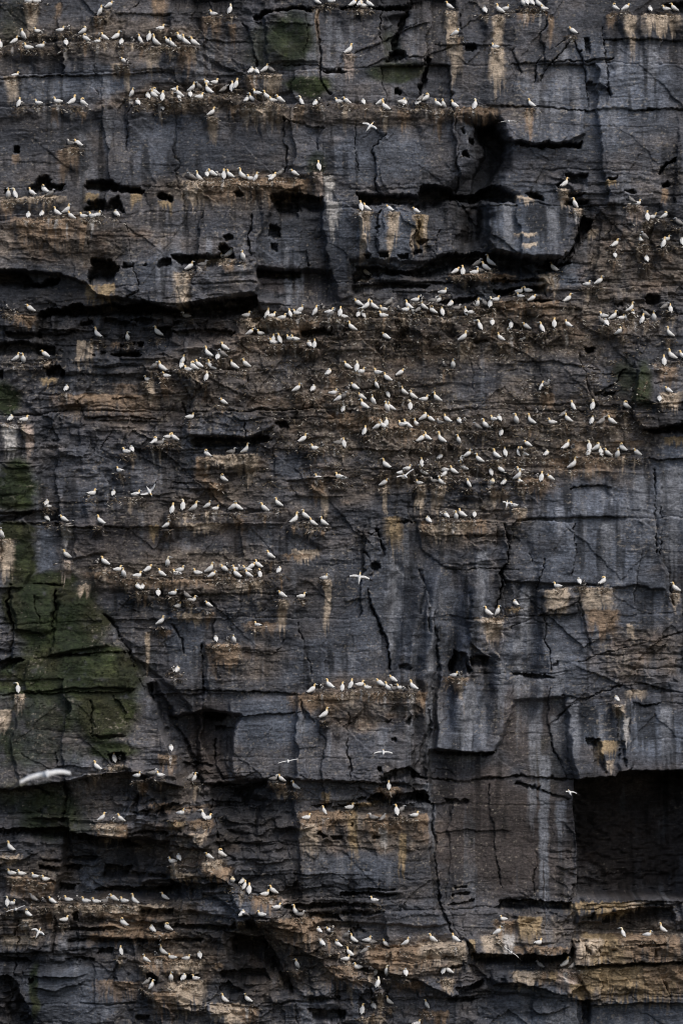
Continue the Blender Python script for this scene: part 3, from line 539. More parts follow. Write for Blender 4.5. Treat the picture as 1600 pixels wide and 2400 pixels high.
# ------------------------------------------------------------------ birds on the face: foot x, foot y, pose
BIRDS = [tuple(t.split(',')) for t in """
69,1,S 85,1,S 235,29,r 258,13,R 501,31,S 539,23,U 741,4,L 776,1,S 829,9,R 844,6,U 852,11,S 864,10,L 1051,15,L 1135,25,A
1169,25,L 1186,15,R 1226,11,L 1233,6,A 1245,7,A 1261,11,L 1274,18,S 1439,18,L 1467,19,R 1522,18,U 1560,19,S 1577,20,L 89,71,S 99,74,C
144,66,R 159,66,C 196,75,P 376,65,s 1069,78,R 1340,74,L 1,103,U 36,97,R 55,83,U 67,110,S 96,107,S 155,101,A 200,91,L 228,96,S
231,83,C 244,88,L 274,87,R 285,99,A 311,93,C 329,94,l 350,87,U 364,101,L 393,98,L 403,105,L 422,91,L 434,99,L 454,102,L 1159,105,L
290,143,L 300,145,C 818,120,R 36,175,s 484,194,L 503,191,s 553,199,U 589,167,A 601,167,A 622,163,R 635,165,G 91,239,S 136,236,S 309,219,r
347,226,A 360,224,L 364,217,P 381,227,U 410,208,S 419,222,L 420,228,U 446,222,A 451,208,R 467,205,G 467,226,s 488,214,L 524,212,G 544,205,U
579,230,U 590,233,L 603,217,S 624,228,L 639,233,S 654,235,L 706,237,U 739,239,U 750,236,C 794,236,S 810,237,L 851,239,A 940,236,S 948,239,U
986,233,G 998,232,P 45,241,U 55,244,C 171,240,R 194,242,L 323,241,A 381,253,A 497,265,R 892,240,R 902,253,L 980,241,A 1024,244,L 1039,244,U
1064,249,L 1112,247,U 1243,245,L 167,334,G 182,338,L 747,390,U 450,417,G 465,417,L 485,408,A 496,408,L 515,408,G 525,410,U 538,411,L 567,414,L
588,417,S 599,417,r 637,417,A 639,409,R 655,408,G 688,406,L 1324,432,R 20,456,U 36,455,U 74,452,L 105,448,P 119,456,G 1479,471,G 1492,475,s
67,505,A 99,501,A 119,499,C 133,499,L 158,494,R 166,507,L 195,502,L 218,505,S 228,503,s 237,502,C 273,502,A 846,484,U 858,488,L 911,489,L
973,494,L 1347,480,l 1516,508,U 1528,508,S 1556,507,P 1509,557,G 1562,556,R 1590,525,G 525,599,S 539,596,R 1440,598,A 1442,573,R 1501,565,U 1554,571,U
1597,565,U 446,627,R 475,617,G 569,602,U 1069,636,R 1084,636,U 1111,637,S 1118,621,G 1124,631,G 1136,628,L 1147,617,L 1296,630,L 1514,605,U 857,640,L
1217,678,R 1236,679,S 1376,661,R 1404,661,R 757,719,C 838,712,L 859,719,R 875,719,L 911,712,G 956,719,L 973,701,s 989,698,C 991,719,L 1014,702,G
1027,705,P 1037,683,s 1056,710,U 1070,719,G 1111,711,C 1118,712,U 1137,715,G 1149,711,U 1161,700,s 1219,692,S 1248,700,R 1331,702,R 19,720,C 34,729,C
70,725,L 437,738,G 577,737,s 626,737,U 637,738,s 661,743,S 680,735,U 696,732,S 704,729,R 738,732,r 772,730,S 776,739,G 797,732,U 803,737,L
840,734,U 851,735,U 898,738,S 899,724,S 935,724,C 949,725,S 967,728,U 980,728,G 1013,730,P 1036,730,U 1091,730,U 1103,730,S 1153,757,A 1298,758,U
1410,755,G 1414,739,S 1419,755,U 1437,743,R 1455,743,S 1465,743,U 1468,721,C 1477,724,R 1481,739,L 1504,749,U 1512,738,G 1531,744,U 1556,720,G 1570,723,U
228,785,L 299,789,U 369,781,L 588,779,R 610,779,S 640,794,U 655,795,U 679,792,S 691,793,S 823,769,L 902,790,L 1086,793,R 1124,764,U 1171,793,L
1193,775,A 1197,760,U 1228,792,R 1231,766,L 1269,769,U 1329,761,L 1451,778,R 1567,783,L 105,832,L 487,830,L 511,837,A 522,833,G 525,815,L 641,801,S
725,809,A 737,806,U 1572,836,L 1598,836,L 40,840,R 55,841,U 361,862,G 379,864,L 390,879,S 426,857,A 428,847,r 441,865,S 452,861,L 465,856,L
473,845,C 491,850,S 494,861,L 547,859,L 575,855,L 770,874,A 813,859,L 836,861,U 845,870,S 884,869,L 939,875,R 1041,855,C 1061,854,U 1539,843,C
1555,847,U 156,908,U 347,887,S 484,883,U 697,912,R 734,912,A 782,916,R 815,907,C 829,908,L 882,902,l 906,888,L 945,919,L 1268,907,r 1279,898,G
1564,915,L 522,942,L 795,935,R 804,956,U 804,933,G 845,931,L 852,953,L 874,939,U 906,956,U 908,922,U 915,956,L 961,951,U 966,929,L 993,934,S
1022,935,L 1342,953,l 1388,951,U 1465,952,L 1544,935,A 26,981,A 57,982,s 445,976,s 905,990,U 942,994,S 953,998,L 975,996,L 994,979,R 1007,982,L
1031,988,G 1046,984,L 1076,988,A 1086,984,C 1137,999,L 1157,981,S 1169,981,A 1209,984,U 1243,988,L 1256,963,C 1292,985,L 1319,973,G 1329,984,L 1386,985,U
1409,991,G 1431,989,L 364,1035,R 375,1035,G 393,1022,S 408,1027,L 711,1031,R 792,1035,G 806,1039,U 854,1010,U 885,1000,R 897,1000,L 988,1030,R 1000,1026,L
1033,1032,L 1074,1030,U 1119,1002,G 1174,1012,U 297,1057,S 309,1053,A 484,1065,L 542,1056,G 576,1055,R 738,1049,S 755,1041,C 1031,1068,U 1082,1076,A 1097,1065,R
1121,1078,L 1161,1068,L 1183,1060,U 1215,1059,U 1226,1063,L 1234,1041,L 1280,1063,A 1327,1047,R 1341,1047,C 1379,1059,U 1380,1047,U 1399,1050,R 1407,1060,U 1422,1063,L
1446,1065,U 1458,1053,P 1490,1063,L 281,1101,S 747,1118,S 795,1116,S 803,1118,S 903,1092,L 940,1107,S 954,1096,s 988,1084,U 989,1107,L 998,1082,C 1042,1112,R
1042,1100,S 1061,1105,L 1084,1096,L 1150,1105,U 1172,1102,L 1214,1118,R 1217,1097,L 1256,1115,C 1268,1119,U 1342,1092,R 217,1152,R 266,1153,U 302,1157,C 319,1157,S
522,1123,L 901,1133,R 981,1127,L 1017,1124,G 1032,1130,L 1098,1134,l 1153,1128,U 1181,1128,U 1220,1133,L 1287,1120,L 110,1176,U 112,1185,S 404,1194,U 429,1186,U
456,1192,R 488,1185,R 505,1190,S 548,1190,R 557,1190,L 618,1193,L 651,1181,L 1204,1183,S 110,1215,A 148,1217,L 235,1223,L 392,1231,R 691,1220,R 714,1211,L
732,1226,L 757,1226,L 1003,1217,U 1035,1206,C 1045,1208,A 1068,1209,U 1081,1206,L 1111,1206,A 4,1252,U 156,1303,L 227,1316,C 245,1319,L 393,1319,U 632,1303,L
276,1333,s 290,1344,U 322,1348,S 349,1335,R 378,1345,L 415,1343,S 424,1331,R 462,1338,L 493,1336,R 499,1348,R 525,1335,L 534,1326,C 540,1342,C 554,1333,S
554,1348,L 566,1330,G 579,1334,S 581,1347,L 591,1328,R 604,1325,L 609,1344,U 654,1334,U 760,1353,S 323,1376,A 334,1376,A 371,1391,A 406,1389,S 438,1398,G
659,1395,L 706,1396,s 1306,1372,S 1356,1363,A 1367,1367,C 1412,1365,P 1581,1381,L 417,1419,S 450,1405,s 487,1417,L 1142,1437,L 1165,1435,r 1207,1414,A 378,1458,R
604,1463,S 506,1498,A 534,1497,C 548,1498,U 404,1567,C 415,1569,U 919,1593,L 1064,1581,S 1078,1580,C 43,1614,U 732,1619,R 755,1611,C 771,1608,L 802,1610,U
822,1605,U 843,1603,S 860,1609,S 889,1603,L 908,1613,L 924,1611,G 938,1610,S 948,1615,C 967,1611,L 1444,1638,A 761,1677,R 401,1754,A 227,1799,L 268,1777,U
279,1776,C 322,1816,S 358,1809,G 374,1812,L 447,1823,G 455,1826,r 641,1822,G 658,1826,L 691,1844,L 911,1841,U 240,1918,R 424,1904,s 477,1911,U 487,1916,S
718,1915,S 760,1901,l 819,1891,s 875,1914,G 897,1919,G 929,1901,U 939,1901,G 971,1909,S 270,1923,C 282,1920,L 24,1988,L 404,2017,S 419,2011,A 488,2008,L
517,2003,L 28,2045,S 51,2046,S 83,2052,S 107,2059,S 545,2061,U 568,2066,A 573,2075,U 18,2114,U 29,2115,S 79,2108,G 103,2110,C 121,2112,L 140,2105,C
161,2107,S 181,2105,C 202,2110,S 226,2111,S 244,2110,G 265,2107,L 292,2110,S 315,2112,L 385,2103,L 584,2085,U 621,2094,S 639,2089,L 877,2108,S 64,2142,L
151,2154,s 568,2142,A 612,2139,L 649,2125,s 693,2140,L 704,2140,G 1179,2152,S 288,2165,L 357,2176,U 392,2176,L 747,2180,A 770,2181,L 779,2176,C 811,2195,G
1167,2185,R 1459,2186,U 1516,2189,s 1551,2179,L 284,2228,U 367,2236,C 381,2232,L 754,2208,U 790,2214,L 818,2235,L 827,2203,L 854,2231,G 860,2202,S 871,2205,G
903,2213,L 952,2210,R 1012,2203,L 1065,2202,L 1261,2208,S 341,2250,L 404,2242,S 437,2244,s 468,2240,A 696,2260,U 810,2246,S 838,2265,S 868,2268,C 880,2279,U
906,2277,U 950,2278,U 1039,2273,U 1050,2276,L 1265,2264,G 1325,2260,R 1342,2265,G 344,2304,G 355,2311,r 401,2291,U 431,2292,A 459,2291,S 885,2305,U 525,2343,L
580,2343,L 874,2358,A 910,2348,L 1000,2356,l 849,2367,U 976,2398,S
""".split()]
BIRDS = [(float(a), float(b), c) for a, b, c in BIRDS]
FOOT = {'L': 10, 'R': 10, 'l': 11, 'r': 11, 'U': 12, 'S': 7, 's': 7, 'A': 9, 'P': 9, 'G': 8, 'C': 7}
SPECK = np.zeros((NY, NX), f32)     # trampled nest material
H0 = H.copy()
seats = []
for (bx, by, pc) in BIRDS:
    fy = by + FOOT[pc]
    half = 7 if pc in 'UA' else 10
    w = window(bx - half, bx + half, fy - 24, fy - 2)
    back = float(np.percentile(H0[w], 80))
    w2 = window(bx - 5, bx + 5, fy, fy + 8)
    lip = max(back + 0.42, float(np.percentile(H0[w2], 60)))
    seats.append((bx, fy, back, lip))
    w = window(bx - 24, bx + 24, fy - 6, fy + 34)
    x = WX[w] * 0.7 + X[w] * 0.3 - bx; y = Y[w] - fy
    wide = (11 if pc in 'UAC' else 14)
    lat = sstep(wide + 5, wide - 4, np.abs(x))
    y = y + 1.5 * gnoise(X[w] / 5, Y[w] / 5, 81)
    ver = sstep(-1.5, 1.0, y) * (1 - np.clip(y / 30, 0, 1))
    H[w] = np.maximum(H[w], H0[w] + (lip - H0[w] + 0.10 * gnoise(X[w] / 4, Y[w] / 3, 82)) * lat * ver)
    SPECK[w] = np.maximum(SPECK[w], lat * sstep(-4, 1, y) * (1 - np.clip(y / 20, 0, 1)) * 0.9)


def face_at(px, py):
    i = int(np.clip(np.searchsorted(XS, px), 1, NX - 1)); j = int(np.clip(np.searchsorted(YS, py), 1, NY - 1))
    return float(H[j, i])


# ------------------------------------------------------------------ the rock's albedo: its own colours plus shade painted into recesses
laz = 0.5 + 0.5 * np.clip(0.55 * lam1 + 0.45 * lam2 + 0.5 * lam3, -1, 1)
blotch = fbm(60, 40, 311, 4); fine = fbm(7, 5, 312, 2); vert = fbm(15, 130, 313, 3)
cm = np.clip(BROWN + 0.18 + 0.35 * blotch - 0.9 * BLUE, 0, 1)[..., None]
cool = np.array([0.052, 0.0555, 0.066], f32); warm = np.array([0.073, 0.0610, 0.0520], f32)
cool = cool + BLUE[..., None] * np.array([0.003, 0.008, 0.0145], f32)
col = cool * (1 - cm) + warm * cm
col = col * (1 - PURP[..., None]) + np.array([0.058, 0.049, 0.047], f32) * PURP[..., None]
val = (0.98 + 0.44 * laz) * np.exp(0.32 * blotch + 0.22 * fine + 0.16 * v2 + 0.10 * v3 + 0.12 * v + 0.30 * fbm(260, 180, 330, 3))
val = val * (1 + 0.25 * BLUE) * (1 - 0.62 * STAIN_SHADE)  # last factor darkens the stains and the painted recess shade
# dark run-off stains and pale mineral runs that follow the fall line
run = sstep(0.35, 1.1, vert + 0.8 * fbm(160, 130, 314, 2)) * (1 - 0.6 * BROWN)
val = val * (1 - 0.62 * run)
prun = sstep(0.45, 1.0, fbm(20, 160, 315, 3) + 0.5 * fbm(150, 130, 322, 2) + 0.3 * BLUE) * (1 - BROWN) * 0.7
col = col * (1 - prun[..., None]) + np.array([0.105, 0.110, 0.124], f32) * prun[..., None]
rust = sstep(0.5, 1.1, fbm(50, 30, 316, 4) + 0.5 * BROWN) * BROWN * 0.30
col = col * (1 - rust[..., None]) + np.array([0.165, 0.108, 0.068], f32) * rust[..., None]
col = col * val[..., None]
moss_m = np.clip(1.25 * MOSS, 0, 1) * sstep(-1.3, 0.0, fbm(24, 20, 317, 4) + MOSS - 0.4)
mcol = np.array([0.017, 0.027, 0.009], f32) + sstep(-0.1, 0.9, fbm(46, 60, 323, 4))[..., None] * np.array([0.024, 0.030, 0.010], f32) + (sstep(-0.5, 0.7, fbm(70, 50, 318, 2)))[..., None] * np.array([0.012, 0.004, 0.003], f32)
mcol = mcol * 0.8 * (0.7 + 0.5 * (0.5 + 0.5 * fbm(10, 8, 319, 2)))[..., None]
col = col * (1 - 0.95 * moss_m[..., None]) + mcol * 0.95 * moss_m[..., None]
# pale flecks of droppings and lichen
fleck = sstep(0.55, 1.0, fbm(5.5, 4, 320, 2) + 0.30 * fbm(70, 60, 321, 2) + 0.32 * np.maximum(BROWN, SPECK) - 0.25 * MOSS - 0.5 * STAIN_SHADE) * 0.42
col = col * (1 - fleck[..., None]) + np.array([0.30, 0.265, 0.22], f32) * fleck[..., None]
nb = SPECK * (0.55 + 0.45 * sstep(-0.4, 0.4, chunk))
col = col * (1 - 0.75 * nb[..., None]) + np.array([0.050, 0.040, 0.031], f32) * (1 + 1.2 * sstep(0.2, 1, fine))[..., None] * 0.75 * nb[..., None]

HUE = {'c': (0.44, 0.362, 0.280), 'w': (0.46, 0.44, 0.42), 'o': (0.25, 0.180, 0.124), 'y': (0.31, 0.232, 0.138), 'p': (0.43, 0.35, 0.30), 'b': (0.19, 0.20, 0.225)}


def streak(xc, hw, y0, L, amt, hue):
    w = window(xc - hw - 10, xc + hw + 10, y0 - 8, y0 + 1.5 * L + 6)
    x = X[w] + 0.5 * (WX[w] - X[w]); y = Y[w] + 0.4 * (WY[w] - Y[w])
    u = (x - xc) / hw
    seed = int(xc * 7 + y0 * 13) % 9973
    cn = gnoise(x / 3.2, y / 260, seed) * 0.6 + gnoise(x / 8.0, y / 300, seed + 1) * 0.5
    edge = sstep(1.4, 0.45, np.abs(u) + 0.32 * cn + 0.18 * fine[w])
    t_ = (y - y0 - 4.5 * cn + 2 * u * gnoise(x / 6, y / 500, seed + 5)) / (L * np.clip(1.0 + 0.6 * cn, 0.3, 1.5))
    m = 1.9 * edge * sstep(-0.06, 0.04, t_) * np.clip(1.05 - t_, 0, 1) ** 0.7
    m = m * np.clip(1.0 + 0.40 * cn - 0.25 * sstep(0.35, 0.1, laz[w]) + 0.35 * fine[w], 0, 1) * min(amt * 1.15, 1)
    m = np.clip(m, 0, 0.93)
    c = np.array(HUE[hue], f32)
    col[w] = col[w] * (1 - m[..., None]) + c * (0.85 + 0.25 * gnoise(x / 14, y / 12, seed + 2))[..., None] * m[..., None]


STREAKS = """75,14,6,62,.7,c 138,8,8,45,.5,o 372,16,0,60,.6,o 235,10,40,55,.5,o 30,13,180,55,.7,c 300,7,165,70,.6,c 360,16,115,60,.5,c 132,8,256,40,.5,o 190,12,262,15,.6,o 160,20,350,70,.6,o 40,8,364,25,.6,o 275,12,150,40,.5,c
495,22,44,45,.6,o 545,8,60,40,.5,o 435,18,116,55,.5,o 590,14,180,45,.7,o 640,16,178,62,.9,c 500,9,275,48,.8,c 590,26,250,45,.7,c 545,14,250,22,.7,o 640,22,246,48,.6,c 415,22,250,25,.6,c 745,6,20,70,.5,o 700,10,250,50,.5,o
818,9,130,70,.8,p 1055,13,28,78,.9,c 1165,11,38,110,.9,c 1165,17,115,100,1,c 1070,13,110,90,.5,c 1290,7,40,65,.6,o 1477,13,36,55,1,c 1552,42,33,50,1,c 1433,13,32,22,.7,o 1482,6,90,65,.5,c 1238,9,258,60,.8,o 805,6,250,65,.5,c 945,14,262,40,.7,o 1030,14,262,55,.6,o 1120,46,256,34,.85,o 903,6,275,32,.6,c 1225,16,30,30,.5,o
455,24,424,55,.9,c 580,90,421,50,.7,o 690,40,418,32,.9,o 750,9,405,60,.9,p 773,10,412,65,.8,w 215,14,458,22,.9,y 322,12,456,34,1,y 20,16,468,45,.6,o 80,75,461,13,.7,c 200,7,524,60,.9,o 110,80,512,70,.55,o 390,14,474,22,.8,y 215,12,668,42,.85,y 252,17,666,44,1,y 60,24,738,26,.9,o 853,13,500,55,1,c 850,7,550,62,.7,c 918,13,502,90,1,c 985,15,505,62,.9,y 995,5,505,60,.6,c 965,4,540,60,.7,c 780,16,474,45,.85,w 775,6,500,50,.6,w
1320,11,442,42,.85,c 1432,13,422,18,.9,y 1557,8,440,34,.8,o 1488,20,484,36,.95,p 1390,14,538,24,.85,c 1225,24,548,8,.95,c 1234,16,573,10,1,c 1350,12,488,22,.7,c 1225,20,462,18,.8,c 1282,22,640,46,1,c 1235,70,706,34,.85,o 1130,70,640,12,.9,o 1150,60,652,6,.6,o 857,17,650,6,.9,c 535,12,606,30,1,o 430,17,640,75,.8,c 505,40,606,14,.8,c 620,46,746,28,.9,c 690,50,752,24,.8,o
188,11,798,62,1,c 213,12,800,50,.5,c 115,16,886,16,1,y 355,9,892,50,.9,c 388,7,888,45,.8,o 300,30,900,30,.3,o 28,16,994,66,1,w 72,9,994,66,1,p 270,10,800,14,.6,o 245,120,925,45,.5,o
475,15,1072,62,1,o 575,27,1066,40,1,c 585,10,1095,45,.9,c 505,16,1134,42,.8,o 530,40,1066,25,.7,c 745,17,1128,45,1,o 757,8,1160,50,.8,c 745,12,820,14,.8,p 775,14,886,28,.7,o
1080,13,808,30,1,c 1100,14,806,24,.6,c 1282,13,922,38,.9,o 985,10,1138,60,1,c 1025,14,1140,50,.6,c 905,5,1138,65,.9,c 1170,18,1150,40,.6,c 1112,28,1220,42,1,o 1045,55,1228,34,.7,c 1212,14,1192,32,.9,c 1000,14,1225,44,.7,o 925,20,1215,70,.6,y 960,40,1000,40,.5,o 1250,40,1120,40,.5,o 1360,90,1076,40,.5,o 1460,40,1035,20,.5,o 1430,20,960,45,.5,o 1570,22,920,40,.9,c 1590,34,1026,20,.9,y 1565,20,860,50,.6,o 810,40,970,40,.6,o 870,60,980,30,.5,o 1345,40,1036,40,.4,o
360,11,1230,32,1,y 155,13,1228,45,.8,w 14,18,1266,70,1,c 153,11,1314,52,1,p 200,14,1370,24,1,c 662,11,1406,62,1,c 765,8,1360,98,1,c 560,17,1364,24,.8,c 590,16,1364,20,.8,c 720,28,1288,24,.8,c 700,30,1300,14,.7,o 240,30,1340,14,.7,o 345,5,1484,65,1,c 385,14,1480,20,.6,o 525,34,1512,52,.9,o 450,24,1438,28,.8,c 490,10,1438,24,.6,o 740,60,1630,42,.6,o 480,50,1225,20,.6,c 380,120,1356,20,.6,o 560,10,1215,40,.6,o 615,40,1460,24,.5,o
1155,23,1450,44,1,c 1150,32,1444,8,.9,c 1315,16,1380,62,.95,c 1300,20,1380,50,.7,c 1400,36,1378,60,1,c 1412,36,1430,62,.8,o 1475,8,1464,32,1,c 1585,9,1384,38,1,c 1215,24,1424,12,.9,y 1068,24,1588,30,.9,o 1080,7,1595,85,.95,c 1095,16,1600,160,.8,b 1075,10,1640,120,.5,b
48,10,1626,42,1,c 12,14,1664,46,.9,c 735,44,1624,34,.6,o 990,12,1622,28,.9,o 880,60,1624,20,.6,o 960,8,1640,60,.4,c 393,18,1766,34,.9,o 336,10,1828,32,1,o 275,18,1790,12,1,c 372,20,1880,10,.7,o 260,22,1926,48,1,c 290,12,1928,46,.95,o 235,14,1928,20,.6,c 420,17,1920,20,1,y 472,18,1948,18,.9,c 478,26,1918,22,.8,o 425,70,1890,12,.4,o
655,20,1838,14,1,o 660,12,1856,20,.7,c 760,56,1904,42,.9,o 830,11,1905,90,.9,y 905,46,1926,36,1,o 945,9,1955,90,.9,y 990,18,1912,44,.95,o 910,28,1848,26,1,o 855,34,1882,10,.9,y 900,9,1940,40,.6,w 880,26,1912,16,.9,o 760,9,1880,20,.6,o 765,10,1860,24,.7,y 720,16,1940,60,.6,c 735,12,1930,60,.7,c
1448,11,1652,34,1,c 1458,13,1682,52,.85,w 1415,22,1735,40,.8,y 1425,10,1780,30,.6,c 1490,24,1620,22,.6,c 1275,11,1780,380,.85,b 1248,9,1640,200,.7,b 1315,12,1880,80,.6,b 1245,10,1840,100,.4,b 1008,7,1640,200,.8,b 1003,10,1840,60,.7,b 1015,8,1890,120,.6,b 1340,16,1700,60,.5,b 1300,10,1680,70,.4,b
20,30,2003,20,1,c 55,34,2056,44,.9,o 110,22,2066,28,.85,o 260,120,2121,22,.95,c 310,70,2140,16,.8,o 60,16,2148,34,.9,c 118,7,2138,28,.9,o 300,56,2164,42,.85,o 360,46,2186,24,.9,o 220,14,2200,20,.5,p 260,40,2190,14,.8,o 410,9,2018,40,1,c 500,17,2016,28,1,c 512,28,2032,28,.9,o 440,30,2040,24,.8,c 60,30,2190,30,.5,c 20,14,2190,30,.6,c
385,46,2238,34,.9,o 440,34,2253,28,1,c 440,38,2300,64,1,c 385,30,2320,60,.6,o 280,60,2300,40,.4,o 530,40,2350,44,1,c 582,18,2358,36,1,o 515,10,2256,14,.8,o 620,24,2098,28,1,o 700,50,2150,80,.6,o 660,10,2104,10,.9,p 800,40,2260,50,.6,o
940,76,2214,56,1,o 1065,20,2208,56,1,c 1010,30,2210,40,.8,c 900,32,2224,44,.9,o 1102,6,2200,36,.95,y 1150,22,2194,48,1,c 1187,13,2192,44,1,w 1180,22,2160,30,1,o 1225,16,2148,52,1,y 1252,13,2150,52,1,y 1235,40,2215,16,1,o 1290,40,2215,14,.8,o
1400,74,2114,26,1,y 1490,18,2114,22,.9,c 1440,30,2136,20,.9,y 1420,54,2190,64,1,y 1520,66,2192,64,1,o 1380,30,2200,50,.8,c 1265,13,2274,28,1,o 1295,12,2274,22,1,y 1335,28,2268,44,1,p 1230,32,2274,34,.9,c 1480,120,2262,80,.75,y 1560,60,2262,70,.6,o 1360,24,2300,40,.8,y 1048,12,2288,30,.9,c 960,34,2298,24,.95,o 890,8,2322,46,1,c 870,30,2380,20,.8,c 1030,20,2368,40,.8,o 990,10,2366,40,.7,o 820,6,2310,40,.5,c 840,20,2290,20,.5,o
930,14,1330,200,.55,b 1008,9,1420,210,.65,b 1130,13,1300,130,.5,b 1232,11,1380,190,.65,b 1212,9,1500,190,.55,b 1310,13,1530,130,.5,b 1500,15,1120,170,.5,b 1420,15,1230,160,.45,b 1580,18,1100,240,.7,b 1262,8,1560,240,.6,b 1345,12,1640,130,.5,b 1560,14,1660,130,.5,b 1170,12,1560,120,.45,b 960,8,1640,140,.4,b 1325,9,120,100,.5,b 1185,11,480,100,.6,b 1290,12,490,90,.55,b 700,10,640,70,.6,b 672,9,640,80,.6,b"""
for q in STREAKS.split():
    a = q.split(',')
    streak(*[float(z) for z in a[:5]], a[5])
rs = random.Random(5)
for (bx, fy, back, lip), (_, _, pc) in zip(seats, BIRDS):
    if rs.random() < 0.8:
        streak(bx + rs.uniform(-5, 5), rs.uniform(2, 5), fy + 5, rs.uniform(14, 34), rs.uniform(.25, .75), rs.choice('ccocow'))
col = np.clip(col, 0.006, 0.7)

# ------------------------------------------------------------------ the cliff mesh
co = np.empty((NY, NX, 3), f32)
co[..., 0] = (X - 800) / K
co[..., 1] = -H
co[..., 2] = Z0 + (1200 - Y) / K
idx = np.arange(NX * NY, dtype=np.int32).reshape(NY, NX)
quads = np.stack([idx[1:, :-1], idx[1:, 1:], idx[:-1, 1:], idx[:-1, :-1]], -1).reshape(-1, 4)
me = bpy.data.meshes.new("cliff")
me.vertices.add(NX * NY)
me.vertices.foreach_set("co", co.ravel())
me.loops.add(quads.size)
me.loops.foreach_set("vertex_index", quads.ravel())
me.polygons.add(len(quads))
me.polygons.foreach_set("loop_start", np.arange(0, quads.size, 4, dtype=np.int32))
me.update(calc_edges=True)
at = me.attributes.new("rock", 'FLOAT_COLOR', 'POINT')
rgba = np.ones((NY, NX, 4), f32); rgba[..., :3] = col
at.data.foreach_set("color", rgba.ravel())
cliff = bpy.data.objects.new("cliff", me)
C.objects.link(cliff)
cliff["kind"] = "structure"
cliff["label"] = "dark layered sandstone sea cliff streaked with droppings"
cliff["category"] = "cliff"


def mat(name):
    m = bpy.data.materials.new(name); m.use_nodes = True
    n = m.node_tree; n.nodes.clear()
    o = n.nodes.new("ShaderNodeOutputMaterial"); b = n.nodes.new("ShaderNodeBsdfPrincipled")
    n.links.new(b.outputs[0], o.inputs[0])
    return m, n, b


m, n, b = mat("sandstone")
att = n.nodes.new("ShaderNodeAttribute"); att.attribute_name = "rock"
tc = n.nodes.new("ShaderNodeTexCoord")
mp = n.nodes.new("ShaderNodeMapping"); mp.inputs["Scale"].default_value = (1.6, 1.6, 9.0)
n.links.new(tc.outputs["Object"], mp.inputs[0])
nz = n.nodes.new("ShaderNodeTexNoise"); nz.inputs["Scale"].default_value = 1.7; nz.inputs["Detail"].default_value = 5; nz.inputs["Roughness"].default_value = 0.7
n.links.new(mp.outputs[0], nz.inputs["Vector"])
nz2 = n.nodes.new("ShaderNodeTexNoise"); nz2.inputs["Scale"].default_value = 6.0; nz2.inputs["Detail"].default_value = 4; nz2.inputs["Roughness"].default_value = 0.75
n.links.new(tc.outputs["Object"], nz2.inputs["Vector"])
r1 = n.nodes.new("ShaderNodeMapRange"); r1.inputs[1].default_value = 0.3; r1.inputs[2].default_value = 0.7; r1.inputs[3].default_value = 0.62; r1.inputs[4].default_value = 1.42
r2 = n.nodes.new("ShaderNodeMapRange"); r2.inputs[1].default_value = 0.3; r2.inputs[2].default_value = 0.7; r2.inputs[3].default_value = 0.52; r2.inputs[4].default_value = 1.55
n.links.new(nz.outputs[0], r1.inputs[0]); n.links.new(nz2.outputs[0], r2.inputs[0])
mu = n.nodes.new("ShaderNodeMath"); mu.operation = 'MULTIPLY'
n.links.new(r1.outputs[0], mu.inputs[0]); n.links.new(r2.outputs[0], mu.inputs[1])
vm = n.nodes.new("ShaderNodeVectorMath"); vm.operation = 'SCALE'
n.links.new(att.outputs["Color"], vm.inputs[0]); n.links.new(mu.outputs[0], vm.inputs["Scale"])
n.links.new(vm.outputs[0], b.inputs["Base Color"])
b.inputs["Roughness"].default_value = 0.8
b.inputs["Specular IOR Level"].default_value = 0.25
bp = n.nodes.new("ShaderNodeBump"); bp.inputs["Strength"].default_value = 0.6; bp.inputs["Distance"].default_value = 0.12
n.links.new(nz.outputs[0], bp.inputs["Height"]); n.links.new(bp.outputs[0], b.inputs["Normal"])
me.materials.append(m)

# ------------------------------------------------------------------ bird materials
def plumage(name, c, var=0.12, rough_=0.75):
    m, n, b = mat(name)
    tc = n.nodes.new("ShaderNodeTexCoord")
    z = n.nodes.new("ShaderNodeTexNoise"); z.inputs["Scale"].default_value = 9.0; z.inputs["Detail"].default_value = 3
    n.links.new(tc.outputs["Object"], z.inputs["Vector"])
    r = n.nodes.new("ShaderNodeMapRange"); r.inputs[3].default_value = 1 - var * 2; r.inputs[4].default_value = 1 + var
    n.links.new(z.outputs[0], r.inputs[0])
    v_ = n.nodes.new("ShaderNodeVectorMath"); v_.operation = 'SCALE'; v_.inputs[0].default_value = c
    n.links.new(r.outputs[0], v_.inputs["Scale"]); n.links.new(v_.outputs[0], b.inputs["Base Color"])
    b.inputs["Roughness"].default_value = rough_
    b.inputs["Specular IOR Level"].default_value = 0.2
    return m


MATS = [plumage("white_plumage", (0.70, 0.70, 0.69), 0.18), plumage("yellow_head", (0.74, 0.53, 0.25)), plumage("black_feathers", (0.022, 0.021, 0.022)),
        plumage("blue_grey_bill", (0.42, 0.46, 0.50)), plumage("grey_plumage", (0.26, 0.25, 0.24), 0.35), plumage("dark_plumage", (0.050, 0.047, 0.047), 0.3),
        plumage("chick_down", (0.55, 0.53, 0.50), 0.2), plumage("cream_nape", (0.80, 0.70, 0.50))]
W_, Y_, B_, I_, G_, D_, F_, N_ = range(8)


